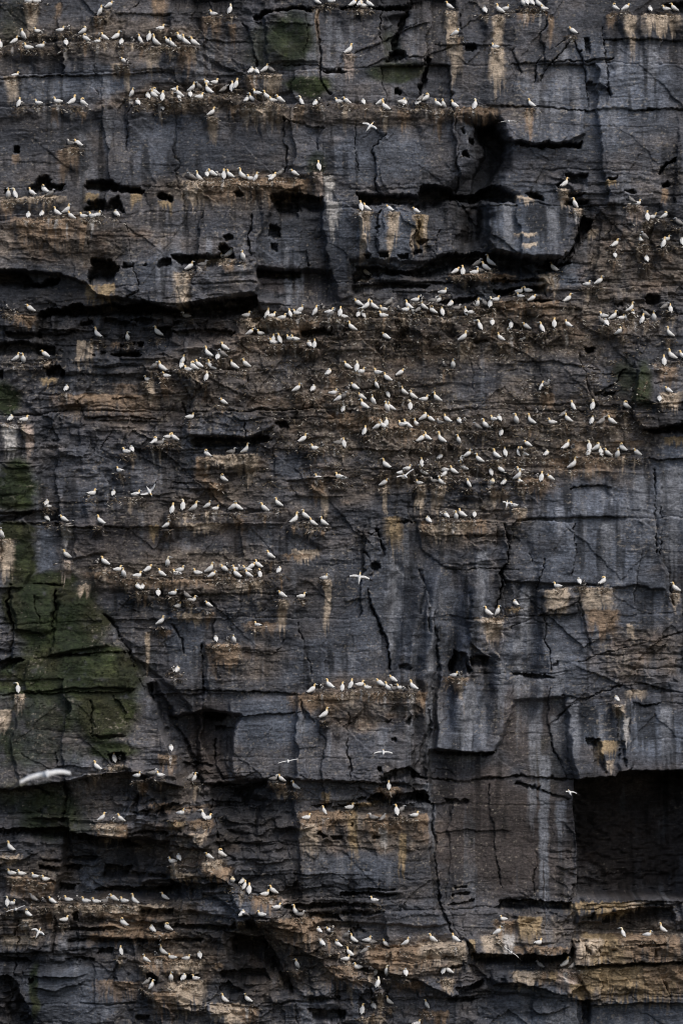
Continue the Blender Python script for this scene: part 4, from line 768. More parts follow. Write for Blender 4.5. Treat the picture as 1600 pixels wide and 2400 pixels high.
class Mesh:
    def __init__(self): self.v = []; self.f = []; self.m = []

    def loft(self, pts, n=10):
        """pts: (x, y, z, half width, half height, material) along a spine; one closed skin"""
        base = len(self.v); k = len(pts)
        for i, p in enumerate(pts):
            a = pts[max(i - 1, 0)]; b = pts[min(i + 1, k - 1)]
            tx, ty, tz = b[0] - a[0], b[1] - a[1], b[2] - a[2]
            L = math.sqrt(tx * tx + ty * ty + tz * tz) + 1e-9
            tx, ty, tz = tx / L, ty / L, tz / L
            sx, sy, sz = -ty, tx, 0.0                      # sideways, level
            l2 = math.hypot(sx, sy)
            if l2 < 0.15: sx, sy = 0.0, 1.0
            else: sx, sy = sx / l2, sy / l2
            ux, uy, uz = ty * sz - tz * sy, tz * sx - tx * sz, tx * sy - ty * sx
            for q in range(n):
                an = 2 * math.pi * q / n
                cw, ch = p[3] * math.cos(an), p[4] * math.sin(an)
                self.v.append((p[0] + sx * cw + ux * ch, p[1] + sy * cw + uy * ch, p[2] + sz * cw + uz * ch))
        for i in range(k - 1):
            for q in range(n):
                q2 = (q + 1) % n
                self.f.append((base + i * n + q, base + i * n + q2, base + (i + 1) * n + q2, base + (i + 1) * n + q)); self.m.append(pts[i + 1][5])
        self.f.append(tuple(base + q for q in range(n))[::-1]); self.m.append(pts[0][5])
        self.f.append(tuple(base + (k - 1) * n + q for q in range(n))); self.m.append(pts[-1][5])

    def build(self, name):
        me = bpy.data.meshes.new(name)
        me.from_pydata(self.v, [], self.f)
        for mm in MATS: me.materials.append(mm)
        me.polygons.foreach_set("material_index", self.m)
        me.polygons.foreach_set("use_smooth", [True] * len(self.f))
        me.update()
        return me


def spine(M, pts, y=0.0, n=10):
    M.loft([(p[0], y + (p[5] if len(p) > 5 else 0), p[1], p[2] * 1.40, p[3] * 1.34, p[4]) for p in pts], n)


def wings(M, sh, mid, tip, wh=W_, bl=B_, dy=0.095):
    dy += .04
    """folded wings lying along the flanks, black primaries crossing over the tail"""
    for s in (-1, 1):
        M.loft([(sh[0], s * (dy - .03), sh[1], .018, .05, wh), (sh[0] * .6 + mid[0] * .4, s * dy, sh[1] * .6 + mid[1] * .4, .026, .085, wh),
                (mid[0], s * (dy - .005), mid[1], .024, .075, wh), (mid[0] * .45 + tip[0] * .55, s * (dy - .035), mid[1] * .45 + tip[1] * .55, .018, .045, wh),
                (mid[0] * .3 + tip[0] * .7, s * (dy - .05), mid[1] * .3 + tip[1] * .7, .015, .034, bl), (tip[0], s * .012, tip[1], .005, .008, bl)], 8)


def feet(M, x, z):
    for s in (-1, 1):
        M.loft([(x, s * .055, z, .014, .014, B_), (x + .01, s * .06, .03, .013, .013, B_), (x + .03, s * .06, .012, .034, .012, B_), (x + .09, s * .065, .006, .03, .006, B_)], 6)


def standing(wh=W_, hd=Y_, nk=N_, turn=0.0, up=0.0, dark=False):
    M = Mesh(); u = up
    spine(M, [(-.46, .085, .012, .008, wh), (-.34, .145, .045, .025, wh), (-.25, .195, .075, .06, wh), (-.14, .26, .105, .095, wh), (-.02, .335, .122, .115, wh), (.08, .41, .115, .115, wh),
              (.145, .485 + u * .3, .085, .09, wh), (.165, .56 + u * .6, .058, .064, wh), (.17, .63 + u, .047, .052, nk, turn * .01), (.18, .69 + u, .046, .052, hd, turn * .02), (.215, .735 + u, .048, .05, hd, turn * .04), (.255, .742 + u, .038, .04, hd, turn * .07),
              (.285, .738 + u, .022, .026, I_, turn * .09), (.335, .726 + u, .013, .016, I_, turn * .12), (.385, .712 + u, .003, .004, I_, turn * .15)])
    wings(M, (.10, .43), (-.12, .29), (-.50, .10), wh)
    feet(M, -.03, .26)
    return M


def upright(wh=W_, hd=Y_, nk=N_, turn=0.0):
    M = Mesh()
    spine(M, [(-.22, .03, .014, .01, wh), (-.18, .09, .045, .03, wh), (-.13, .16, .075, .06, wh), (-.07, .245, .105, .09, wh), (-.01, .34, .12, .108, wh), (.04, .43, .112, .105, wh), (.07, .51, .085, .085, wh),
              (.08, .58, .056, .06, wh), (.085, .64, .047, .05, nk), (.095, .695, .047, .05, hd, turn * .01), (.125, .735, .047, .048, hd, turn * .03), (.165, .74, .036, .038, hd, turn * .06), (.195, .735, .021, .024, I_, turn * .09), (.245, .724, .012, .015, I_, turn * .13), (.29, .712, .003, .004, I_, turn * .17)])
    wings(M, (.06, .46), (-.06, .28), (-.25, .02), wh, dy=.1)
    feet(M, .0, .25)
    return M


def sitting(wh=W_, hd=Y_, nk=N_):
    M = Mesh()
    spine(M, [(-.44, .10, .012, .008, wh), (-.33, .12, .05, .028, wh), (-.22, .14, .085, .07, wh), (-.10, .155, .115, .10, wh), (.03, .165, .125, .115, wh), (.13, .18, .105, .105, wh), (.19, .225, .07, .08, wh),
              (.205, .28, .054, .06, wh), (.205, .335, .048, .052, nk), (.22, .385, .047, .05, hd), (.255, .41, .044, .046, hd), (.29, .41, .034, .036, hd), (.32, .403, .02, .023, I_), (.37, .39, .012, .014, I_), (.415, .377, .003, .004, I_)])
    wings(M, (.12, .21), (-.12, .19), (-.48, .12), wh)
    return M


def asleep(wh=W_, nk=N_):
    M = Mesh()
    spine(M, [(-.34, .06, .014, .01, wh), (-.27, .11, .045, .03, wh), (-.19, .17, .08, .065, wh), (-.09, .245, .115, .10, wh), (.0, .32, .128, .12, wh), (.07, .395, .115, .115, wh), (.09, .465, .085, .085, nk), (.06, .515, .06, .05, nk), (.0, .53, .045, .032, nk), (-.05, .515, .02, .02, I_), (-.09, .495, .006, .006, I_)])
    wings(M, (.07, .40), (-.10, .265), (-.40, .07), wh)
    feet(M, -.02, .24)
    return M


def preening():
    M = Mesh()
    spine(M, [(-.46, .085, .012, .008, W_), (-.34, .145, .045, .025, W_), (-.25, .195, .075, .06, W_), (-.14, .26, .105, .095, W_), (-.02, .335, .122, .115, W_), (.08, .41, .115, .115, W_),
              (.14, .48, .082, .085, W_), (.155, .55, .056, .06, W_), (.13, .61, .05, .05, N_, .02), (.08, .64, .048, .05, Y_, .05), (.03, .62, .044, .046, Y_, .08), (-.005, .585, .034, .035, Y_, .10), (-.03, .55, .018, .02, I_, .11), (-.06, .50, .004, .005, I_, .12)])
    wings(M, (.10, .43), (-.12, .29), (-.50, .10))
    feet(M, -.03, .26)
    return M


def chick():
    M = Mesh()
    spine(M, [(-.26, .07, .012, .01, D_), (-.20, .10, .06, .04, D_), (-.12, .13, .09, .08, D_), (-.02, .165, .11, .11, D_), (.06, .21, .10, .10, F_), (.10, .275, .075, .075, D_), (.11, .335, .056, .056, D_), (.135, .38, .05, .052, F_), (.17, .39, .038, .04, D_), (.20, .382, .018, .02, D_), (.26, .365, .003, .004, D_)])
    wings(M, (.07, .22), (-.08, .15), (-.30, .08), D_, D_, .085)
    return M


PROTO = {}
for key, fn in (("stand_a", lambda: standing()), ("stand_b", lambda: standing(turn=1.0)), ("stand_c", lambda: standing(turn=-1.0, up=-.06)), ("stand_d", lambda: standing(up=.04)),
                ("stand_e", lambda: standing(up=-.16)), ("stand_f", lambda: standing(up=.10)), ("up_d", lambda: upright(hd=N_, turn=2.0)),
                ("up_a", lambda: upright()), ("up_b", lambda: upright(turn=1.0)), ("up_c", lambda: upright(turn=-1.0)), ("sit", sitting), ("sleep", asleep), ("preen", preening),
                ("grey", lambda: standing(G_, G_, G_, up=-.12)), ("grey_sit", lambda: sitting(G_, F_, G_)), ("chick", chick)):
    PROTO[key] = fn().build("gannet_" + key.split('_')[0])

# ------------------------------------------------------------------ where each bird is, in words
ZONES = """
85|2|on the rock at the top left corner
245|20|on the notch above the top-left nest ledge
60|95|at the left end of the top-left ledge
190|92|on the left half of the top-left ledge
290|90|on the right half of the top-left ledge
385|75|on the slope above the top-left ledge's end
430|95|at the right end of the top-left ledge
290|145|on the stub below the top-left ledge
35|175|on the pale-streaked corner at far left
90|240|left on the second ledge down
185|240|beside the second ledge's left nests
325|225|at the left end of the crowded second ledge
380|232|left of centre on the crowded second ledge
450|215|amid the crowded second ledge
520|205|high on the crowded second ledge
590|230|where the crowded second ledge ends
640|230|right of the crowded second ledge
615|165|on the streaked pillar over the second ledge
515|28|on the dark shelf left of the mossy slab
497|265|just below the crowded second ledge
735|238|on the thin ledge under the mossy slab
860|240|on the thin ledge below the round hole
980|240|on the thin ledge right of the round hole
1070|247|on the thin ledge's right end
818|120|on the crack right of the mossy slab
760|2|at the very top, left of centre
850|10|at the top, beside the dark overhang
1050|15|above the narrow cream streak at the top
1165|20|above the long tan streak at the top
1240|15|on the nest clump at the top right
1070|78|perched under the narrow cream streak
1160|105|between the two long tan streaks
1340|74|on the split boulder, upper right
1450|20|above the left cream stain, top right
1545|20|above the wide cream stain, top right
1243|245|on the thin bedding line, upper right
175|335|on the lone rusty perch, upper left
475|412|on the brown slab's left end
555|412|on the middle of the brown slab
650|408|near the brown slab's right end
748|390|in the dark nook right of brown slab
28|455|left, below the small hole at far left
90|450|by the left cave above the brown wall
95|500|at the left of the brown wall's top
160|497|on the brown wall's top ledge
235|503|under the slot caves on the brown wall
853|487|on the left cream-streaked pillar
911|489|on the middle cream-streaked pillar
973|494|on the rusty streaked pillar
1323|432|by the square hole, right
1347|480|on the broken block's tip, right
1488|473|on the pinkish knob, far right
1530|507|on the rubble ledge beside the pinkish knob
1445|575|in front of the right rubble slope
1510|570|on the right rubble slope
1565|560|at the right edge of the rubble slope
460|622|in the dark slot of the hanging slab
530|597|by the rusty patch in the hanging slab
569|601|on the hanging slab's right corner
45|725|on the tan stub at the left edge
437|738|on rubble under the long black slot
857|640|in the central cave's left corner
1075|637|left on the central cave's orange shelf
1120|620|high on the central cave's orange shelf
1296|630|on the lip right of the central cave
580|735|at the colony ledge's far left
650|735|on the colony ledge, left part
700|728|on the colony ledge's pale hump
760|728|on the colony ledge beyond the pale hump
832|718|on the colony ledge below the grey column
848|735|front row below the grey column
880|722|on the colony ledge, centre
955|722|on the colony ledge, right of centre
985|705|at the back of the colony ledge
1025|705|in the nook of the colony ledge
1040|683|in the cave behind the colony ledge
1100|725|on the colony ledge toward its right
1145|705|near the right end of colony ledge
1225|690|among the slots at the colony's right
1333|702|on the grey slope right of the slots
1385|660|pair rock on the grey right slope
1425|740|in the right nest cluster's left half
1475|740|in the right nest cluster's middle
1530|740|in the right nest cluster's right half
1560|722|by the hollow at the far right
1450|778|below the right nest cluster
1568|783|at far right below the hollow
820|770|under the colony ledge's centre, left
900|790|under the colony ledge's centre, right
1125|762|below the colony ledge's right part
1085|793|low under the colony ledge's right part
1215|765|on the slope under the colony's right end
1300|760|on the brown slope right of the colony
1175|793|low on the slope under the slots
1227|793|lower still below the colony's right end
228|785|on the crumbly shelf above the small slots
300|789|on the crumbly shelf, middle
370|782|on the crumbly shelf's right knob
600|778|by the little cave under the colony ledge
650|793|below the little cave's right side
730|808|over the small cream splash
45|840|on the wide cave's floor, far left
105|832|on the wide cave's right lip
370|865|on the drooping shelf, left
388|880|below the drooping shelf
347|887|over the twin small cream streaks
435|850|in the left of the tan block colony
465|855|centre of the tan block colony
490|850|right of centre in the tan block colony
500|828|over the tan block colony
545|858|right side of the tan block colony
484|882|on the face of the tan block
156|908|alone on the layered rock at left
26|980|over the left white streaks
57|982|over the right white streak, far left
365|1035|on the dark nests left of centre
300|1056|left below those dark nests
405|1025|on the nests left of the black recess
281|1100|alone on the left layered wall
445|976|beside the square grey block
522|942|on top of the square grey block
483|1065|on the recess sill, left
560|1055|on the recess sill, right
522|1122|over the orange stain below the recess
770|874|alone above the rusty patch at centre
705|912|left edge of the mid-slope scatter
790|915|at the left of the mid-slope scatter
820|860|topmost of the mid-slope scatter
895|875|top right of the mid-slope scatter
835|910|in the upper mid-slope scatter
848|945|in the lower mid-slope scatter
795|945|low at left of the mid-slope scatter
905|950|under the mid-slope scatter's centre
970|930|right of the mid-slope scatter
940|875|at the upper right of the scatter
1055|853|alone on the slope above right
1268|906|on the small tan splash, right slope
895|998|left of the lower slope nests
955|992|on the lower slope nests, left
1000|983|on the lower slope nests, middle
1045|985|on the lower slope nests, right
1080|990|below the grey block's nests
1130|995|on the nest mound right of the middle
1165|985|on the paired nests right of the middle
1225|985|on the right slope's upper nests, left
1320|980|on the right slope's upper nests, middle
1400|985|on the right slope's upper nests, right
1345|953|above the right slope's upper nests
1465|950|beside the dark wet corner at right
1550|915|over the tan block at the right edge
1560|840|on the brown step at the right edge
710|1030|alone left of the scatter, lower
740|1050|on the ledge below the lone bird
790|1038|by the rusty bend at centre
855|1008|at the small step near the centre
1000|1030|on the row below the lower nests
1035|1065|on the mound in the lower row
1100|1070|at the top of the dark lower row
1165|1065|left of the right-hand lower row
1185|1058|at the centre-right junction of nests
1225|1045|on the upper left of the right row
1290|1060|left on the long right row
1330|1050|beside the dark bird on the right row
1385|1050|in the middle of the long right row
1450|1058|toward the end of the long right row
1490|1063|at the end of the long right row
1342|1092|just below the long right row
903|1092|on the tan-topped block near the centre
950|1100|beside the landing gannet
990|1090|right of the landing gannet
1045|1105|in the lower nests right of landing gannet
1085|1095|higher in the lower nests
1100|1132|over the dark wall, lower nests
1150|1110|left of the last lower nests
1180|1125|among the last lower nests
1215|1115|in the last lower nests, upper
1260|1118|on the lower right slope's edge
1030|1135|low in the nests over the dark wall
985|1125|over the cream streak below the landing gannet
900|1133|right over the thin cream streak
748|1118|over the orange block below centre
798|1117|right of the orange block below centre
215|1152|left on the lower left nest shelf
270|1155|on the lower left nest shelf
310|1158|right on the lower left nest shelf
112|1182|on the dark rock right of the moss
112|1215|above the pale grey column at left
148|1216|over the streaked corner at left
235|1223|alone below the lower left shelf
3|1252|at the left edge by the moss
400|1195|left on the mid-left nest row
445|1192|on the mid-left nest row
490|1188|right on the mid-left nest row
550|1192|bickering on the mid-left nest row
618|1192|toward the right of the nest row
655|1180|at the mid-left nest row's right end
391|1230|hanging below the mid-left nest row
690|1220|on the left of the dark nest mound
740|1222|on the right of the dark nest mound
155|1303|on the pinkish pillar by the moss
240|1320|at the left of the long low ledge
280|1330|left on the long low ledge
335|1345|on the long low ledge before middle
385|1340|on the long low ledge's middle
410|1335|just past the long low ledge's middle
460|1338|on the long low ledge, right half
495|1342|by the thick of the low ledge
525|1335|left in the low ledge's thick cluster
555|1342|front of the low ledge's thick cluster
595|1330|right in the low ledge's thick cluster
610|1345|below the low ledge's raised pair
632|1303|above the long low ledge
655|1335|right end of the long low ledge
325|1375|side by side below the long low ledge
371|1391|alone below the long low ledge
405|1390|on the rubble below the low ledge
440|1410|on the lower rubble nests
485|1417|right of the lower rubble nests
415|1420|at the bottom of the rubble nests
378|1457|on the dark slope left of the rubble
660|1395|over the cream streak on the small ledge
706|1396|over the brown knob beside it
760|1353|over the long narrow cream streak
604|1463|alone in the centre-left hollow
508|1498|left on the orange-topped block
540|1498|right on the orange-topped block
410|1568|on the brown nub above the chimney
1003|1216|at the left of the tan block's top
1045|1208|on the tan block's top, left
1070|1208|on the tan block's top, middle
1110|1207|on the tan block's top, right
1345|1438|on the fluted tan perch
1142|1437|left on the fluted tan perch
1165|1435|right on the fluted tan perch
1207|1414|on the small yellow shelf right of it
1305|1372|left of the cream-splashed blocks
1360|1365|on the cream-splashed blocks, middle
1412|1365|on the cream-splashed blocks, right
1581|1381|over the pale splash at far right
1070|1580|in the round black hole
730|1618|left on the lower buttress ledge
775|1608|left of centre on the buttress ledge
825|1607|on the buttress ledge's middle
862|1608|beyond the buttress ledge's middle
905|1608|right of centre on the buttress ledge
940|1611|toward the buttress ledge's right end
967|1611|at the buttress ledge's right end
918|1593|just above the buttress ledge
761|1676|on the buttress face
43|1614|over the cream stripe on mossy rock
227|1799|on the ridge left of the nook
272|1778|in the little black nook by the moss
323|1815|below the nook, on the right
366|1812|on the brown corner right of the nook
400|1754|over the tan edge of the chimney
451|1826|in the foot of the chimney
243|1917|left over the cream block, lower left
275|1922|over the cream block, lower left
424|1903|on the orange knob, lower left
480|1913|on the rounded step, lower left
24|1988|alone at the left edge, low
650|1823|on the rusty lump under the glider
690|1843|right of the rusty lump
758|1901|on the stained wall's left top
718|1915|low at the stained wall's left
819|1891|by the thin slot over the stained wall
886|1841|over the rusty tongue in the cave
885|1915|on the stained wall's centre
930|1901|pressed together over the stained wall
971|1908|at the stained wall's right end
1444|1638|on the fin over the big cave
35|2045|on the brown hump, bottom left
95|2055|on the brown hump's right
25|2114|at the left end of bottom left ledge
78|2108|behind the bottom left ledge
115|2110|left of centre on the bottom left ledge
160|2107|on the bottom left ledge, centre
205|2108|right of centre on bottom left ledge
240|2109|on the bottom left ledge toward the right
265|2108|beyond the middle of bottom left ledge
305|2111|right on the bottom left ledge
385|2103|on the tan tip of the bottom left ledge
64|2141|under the bottom left ledge, far left
150|2154|on the grey shelf, bottom left
288|2164|on the tan layers, bottom left
357|2176|on the pink-tan step, bottom left
391|2177|right of the pink-tan step
284|2228|on the layered wall's top, bottom left
340|2250|on the brown lip, bottom left
375|2232|above the brown lip, bottom left
354|2311|by the small black hole, bottom left
410|2015|over the cream corner, low left
490|2005|over the pale step, low left
545|2061|at the top of the descending ridge
572|2076|high on the descending ridge
585|2085|just under the ridge's top nest
635|2090|on the orange stub of the ridge
568|2142|left of the ridge's knoll
612|2140|on the ridge's knoll, left
648|2125|on the ridge's knoll, top
698|2140|on the ridge's knoll, right
745|2180|left where the ridge meets the shelf
775|2180|where the ridge meets the shelf
754|2208|below the ridge's right nests
790|2214|right below the ridge's right nests
437|2240|on the orange band, lower left
468|2240|right on the orange band
402|2290|left over the cream wall, bottom
431|2292|over the cream wall, bottom
459|2291|right over the cream wall, bottom
525|2343|left on the pale bottom block
580|2343|right on the pale bottom block
696|2260|on the grey wedge, bottom centre
877|2108|on the small orange shelf, low centre
820|2200|left on the long tan bench
865|2202|left of centre on the long tan bench
903|2213|on the long tan bench, middle
952|2210|beyond the long tan bench's middle
1012|2203|on the long tan bench, right
1065|2201|at the long tan bench's right end
815|2240|left of the tan bench's foot
853|2231|against the tan bench's left face
838|2265|on the rubble left of the bench's foot
875|2275|under the bench, left
906|2277|under the bench, left of middle
950|2278|under the bench, middle
1040|2273|under the bench, on the cream streak
885|2305|on the rubble over the cream stripe
862|2362|at the bottom, right of centre nests
910|2348|by the cream stripe near the bottom
1000|2356|over the brown fin at the bottom
976|2398|at the very bottom edge
1179|2152|on the small shelf, lower right
1167|2185|over the cream corner, lower right
1261|2208|on the curved orange lip, lower right
1265|2264|left on the pale lower shelf
1333|2262|on the pinkish wedge, lower right
1459|2186|left on the cream bench, lower right
1516|2189|in the middle of the cream bench
1551|2178|at the right of the cream bench
""".strip().split('\n')
ZONES = [(float(z.split('|')[0]), float(z.split('|')[1]), z.split('|')[2].strip()) for z in ZONES]
ORD = "first second third fourth fifth sixth seventh eighth ninth tenth eleventh twelfth thirteenth fourteenth fifteenth sixteenth seventeenth eighteenth nineteenth twentieth".split()
LOOK = {'L': "white gannet facing left", 'R': "white gannet facing right", 'l': "upright gannet looking left", 'r': "upright gannet looking right", 'U': "upright white gannet", 'S': "gannet sitting low",
        's': "gannet sitting low", 'A': "hunched white gannet", 'P': "preening white gannet", 'G': "grey young gannet", 'C': "dark downy chick"}
AREA = {'L': 10, 'R': 10, 'l': 9, 'r': 9, 'U': 7, 'P': 9, 'A': 6, 'S': 5, 's': 5, 'G': 0, 'C': 0}
rb = random.Random(11)
recs = []
for k, ((bx, by, pc), (sx_, fy, back, lip)) in enumerate(zip(BIRDS, seats)):
    zi = min(range(len(ZONES)), key=lambda q: ((ZONES[q][0] - bx) / 1.7) ** 2 + ((ZONES[q][1] - by) * 1.3) ** 2)
    sc = rb.uniform(0.86, 1.04)
    recs.append(dict(x=bx, y=by, fy=fy, back=back, lip=lip, p=pc, z=zi, s=sc, a=AREA[pc] * sc * sc, k=k))
adults = sorted([r for r in recs if r['a'] > 0], key=lambda r: -r['a'])
single = set(r['k'] for r in adults[:300])
zone_members = {}
for r in recs: zone_members.setdefault(r['z'], []).append(r)
for zm in zone_members.values():
    zm.sort(key=lambda r: r['x'])
    for i, r in enumerate(zm):
        o = "" if len(zm) == 1 else ("leftmost bird" if i == 0 else "rightmost bird" if i == len(zm) - 1 else ORD[i] + " bird from left")
        r['label'] = LOOK[r['p']] + (", " + o if o else "") + ", " + ZONES[r['z']][2]


def place(r):
    """mesh, location, heading and size of one bird on its seat"""
    p = r['p']; q = rb.random(); flip = 1
    if p in 'LR':
        me_ = PROTO[rb.choice(["stand_a", "stand_b", "stand_c", "stand_d", "stand_e", "stand_e", "stand_f", "preen", "sit"] if q < .75 else ["stand_a", "stand_c"])]; yaw = rb.uniform(-38, 30) if p == 'R' else 180 + rb.uniform(-30, 38)
    elif p in 'lr':
        me_ = PROTO["up_a"]; yaw = rb.uniform(-30, 20) if p == 'r' else 180 + rb.uniform(-20, 30)
    elif p == 'U':
        me_ = PROTO[rb.choice(["up_a", "up_b", "up_c", "up_d", "sleep"])]; yaw = rb.choice([90, 90, 90, -90]) + rb.uniform(-50, 50)
    elif p in 'Ss':
        me_ = PROTO["sit"]; yaw = (rb.uniform(-40, 40) if (p == 's' or q < .35) else 180 + rb.uniform(-40, 40))
    elif p == 'A':
        me_ = PROTO["sleep"]; yaw = 90 + rb.uniform(-60, 60)
    elif p == 'P':
        me_ = PROTO["preen"]; yaw = rb.choice([0, 180]) + rb.uniform(-30, 30)
    elif p == 'G':
        me_ = PROTO[rb.choice(["grey", "grey", "grey_sit"])]; yaw = rb.choice([0, 180]) + rb.uniform(-50, 50)
    else:
        me_ = PROTO["chick"]; yaw = rb.uniform(0, 360)
    out = max(r['back'] + 0.20, r['lip'] - 0.24)
    px = r['x'] + (0 if p not in 'LR' else (1.5 if p == 'L' else -1.5))
    fpar = 1 - out / CAM_D
    return me_, (wx(px) * fpar, -out, Z0 + (wz(r['fy']) - Z0) * fpar + 0.01), math.radians(yaw), r['s']


rest = Mesh()
for r in recs:
    me_, loc, yaw, s = place(r)
    if r['a'] > 0 and r['k'] not in single:
        base = len(rest.v); c_, s_ = math.cos(yaw) * s, math.sin(yaw) * s
        rest.v += [(loc[0] + v_.co.x * c_ - v_.co.y * s_, loc[1] + v_.co.x * s_ + v_.co.y * c_, loc[2] + v_.co.z * s) for v_ in me_.vertices]
        for pl in me_.polygons:
            rest.f.append(tuple(base + i for i in pl.vertices)); rest.m.append(pl.material_index)
        continue
    adult = r['a'] > 0
    o = bpy.data.objects.new("gannet" if adult else ("young_gannet" if r['p'] == 'G' else "gannet_chick"), me_)
    C.objects.link(o)
    o.location = loc; o.rotation_euler = (0, 0, yaw); o.scale = (s, s, s)
    o["label"] = r['label']
    o["category"] = "seabird" if adult else ("young seabird" if r['p'] == 'G' else "chick")
    o["group"] = "gannets nesting on the cliff" if adult else ("grey young gannets on the cliff" if r['p'] == 'G' else "dark chicks on the nests")
ro = bpy.data.objects.new("gannet_colony", rest.build("gannet_colony"))
C.objects.link(ro)
ro["kind"] = "stuff"
ro["label"] = "the many smaller white gannets crowded between the others on the ledges"
ro["category"] = "seabirds"


# ------------------------------------------------------------------ birds in flight
def flyer(lw, rw, twist=0.0, wide=1.0):
    """body along +z with the head up, wings along x; each wing is a list of (x, y, z) from shoulder to tip"""
    M = Mesh()
    M.loft([(0, 0, z, w, h, m_) for z, w, h, m_ in ((-.50, .006, .006, W_), (-.38, .03, .02, W_), (-.28, .055, .045, W_), (-.16, .085, .08, W_), (0, .105, .10, W_), (.13, .095, .09, W_), (.22, .065, .065, W_),
                                                  (.29, .048, .05, N_), (.35, .045, .047, Y_), (.40, .036, .038, Y_), (.44, .02, .02, I_), (.50, .011, .011, I_), (.55, .003, .003, I_))], 10)
    for wpts in (lw, rw):
        base = len(M.v); k = len(wpts)
        chord = [.24, .235, .21, .185, .15, .10, .02]
        for (x, y, z), c in zip(wpts, chord):
            c *= wide
            M.v += [(x, y + twist * c * .45, z + c * .45), (x, y - .018 + twist * c * .1, z + c * .1), (x, y - twist * c * .55, z - c * .55), (x, y + .018 + twist * c * .1, z + c * .1)]
        for i in range(k - 1):
            for q in range(4):
                q2 = (q + 1) % 4
                M.f.append((base + i * 4 + q, base + i * 4 + q2, base + i * 4 + 4 + q2, base + i * 4 + 4 + q))
                M.m.append(B_ if i >= 4 else W_)
        M.f.append(tuple(base + q for q in range(4))); M.m.append(W_)
        M.f.append(tuple(base + 4 * (k - 1) + q for q in range(4))); M.m.append(B_)
    return M.build("flying_gannet")


def wing(side, span=.9, rise=0.0, droop=0.0, sweep=0.0, bend=0.0):
    """rise lifts the inner wing, droop lowers the tip (both along y), sweep carries the tip back, bend pushes the wrist forward"""
    sweep += .24; bend += .06
    pts = []
    for t in (0.06, .25, .42, .56, .70, .86, 1.0):
        pts.append((side * span * t, -(rise * t - droop * t * t), .06 + bend * math.sin(min(t / .5, 1) * math.pi / 2 if t < .5 else math.pi / 2 - (t - .5) * 1.4) - sweep * max(t - .35, 0)))
    return pts


FLY = [
    # px, py, metres off the face, (pitch, roll in the picture, yaw), wings, scale, label
    (866, 297, 6, (20, 38, -35), (wing(-1, .80, .25, 0, .25), wing(1, .95, .1, 0, .1)), .92, "flying gannet banking with one dark wing tip raised, above the central overhang"),
    (1191, 284, 7, (82, -3, 0), (wing(-1, .85, .10, .22), wing(1, .85, .10, .25)), .86, "white gannet gliding edge-on past the upper right overhang"),
    (350, 1151, 6, (-35, 150, 10), (wing(-1, .95, .35, 0, .15), wing(1, .85, .30, 0, .2)), .95, "flying gannet with raised wings diving down at left of centre"),
    (949, 1116, 5, (62, -48, 35), (wing(-1, .95, .30, .15, .15), wing(1, 1.0, .55, .05, .2)), .92, "gannet landing wings open in the middle of the colony"),
    (1187, 1181, 4, (45, 10, 10), (wing(-1, .62, .25, .1, .2), wing(1, .62, .35, .1, .2)), .72, "small gannet spreading its wings over the brown-stained block right of centre"),
    (842, 1355, 9, (8, 8, 0), (wing(-1, .95, 0, .02, .02), wing(1, .95, 0, .02, .02)), .98, "white gannet soaring with straight outspread wings like a cross, centre"),
    (675, 1784, 8, (80, -6, 0), (wing(-1, .98, -.02, .12), wing(1, .98, .12, .02)), .96, "gannet gliding with thin level wings over the grey lower buttress, left of the other glider"),
    (898, 1763, 8, (66, 0, 0), (wing(-1, .95, .02, .22), wing(1, .95, .02, .22)), .92, "white gannet gliding with drooping wings above the small rusty cave"),
    (1334, 1857, 8, (60, -25, 30), (wing(-1, .45, .1, .05), wing(1, .85, .1, .35)), .85, "white gannet flying past the left edge of the big square cave"),
    (90, 2187, 5, (15, 25, -25), (wing(-1, .70, .4, 0, .3, .1), wing(1, .85, .2, 0, .1)), .86, "gannet flapping with raised wings against the bottom left rocks"),
    (38, 2131, 6, (84, -22, 10), (wing(-1, .95, .15, .30), wing(1, .95, .20, .05)), .95, "gannet seen edge-on with thin bent wings, bottom left"),
    (1197, 2232, 6, (85, 22, 10), (wing(-1, .9, .10, .02), wing(1, .9, .08, .20)), .95, "gannet seen edge-on with thin wings before the cream block, lower right"),
]
for px, py, off, (pi_, ro_, ya_), (lw, rw), s, lab in FLY:
    o = bpy.data.objects.new("flying_gannet", flyer(lw, rw))
    C.objects.link(o)
    surf = max(face_at(px, py), 0.0) + off
    fp = 1 - surf / CAM_D
    o.location = (wx(px) * fp, -surf, Z0 + (wz(py) - Z0) * fp)
    o.rotation_mode = 'YXZ' if False else 'XYZ'
    from mathutils import Euler, Matrix
    R_ = Matrix.Rotation(math.radians(ro_), 3, 'Y') @ Matrix.Rotation(math.radians(-pi_), 3, 'X') @ Matrix.Rotation(math.radians(ya_), 3, 'Z')
    o.rotation_euler = R_.to_euler()
    o.scale = (s, s, s)
    o["label"] = lab; o["category"] = "flying seabird"; o["group"] = "gannets flying past the cliff"
# one passes close to the camera, well in front of the plane of focus
dn = 225.0
o = bpy.data.objects.new("flying_gannet", flyer(wing(-1, 1.2, .12, .40, -.1, .0), wing(1, .95, .16, .45, -.1, .0), -0.50, 1.0))
C.objects.link(o)
fp = 1 - dn / CAM_D
o.location = (wx(112) * fp, -dn, Z0 + (wz(1814) - Z0) * fp)
R_ = Matrix.Rotation(math.radians(-10), 3, 'Y') @ Matrix.Rotation(math.radians(-82), 3, 'X')
o.rotation_euler = R_.to_euler()
o["label"] = "large blurred gannet flying close to the camera, lower left"; o["category"] = "flying seabird"; o["group"] = "gannets flying past the cliff"

# ------------------------------------------------------------------ straw, weed and feathers trampled about the nests
deb = Mesh(); rd = random.Random(77)


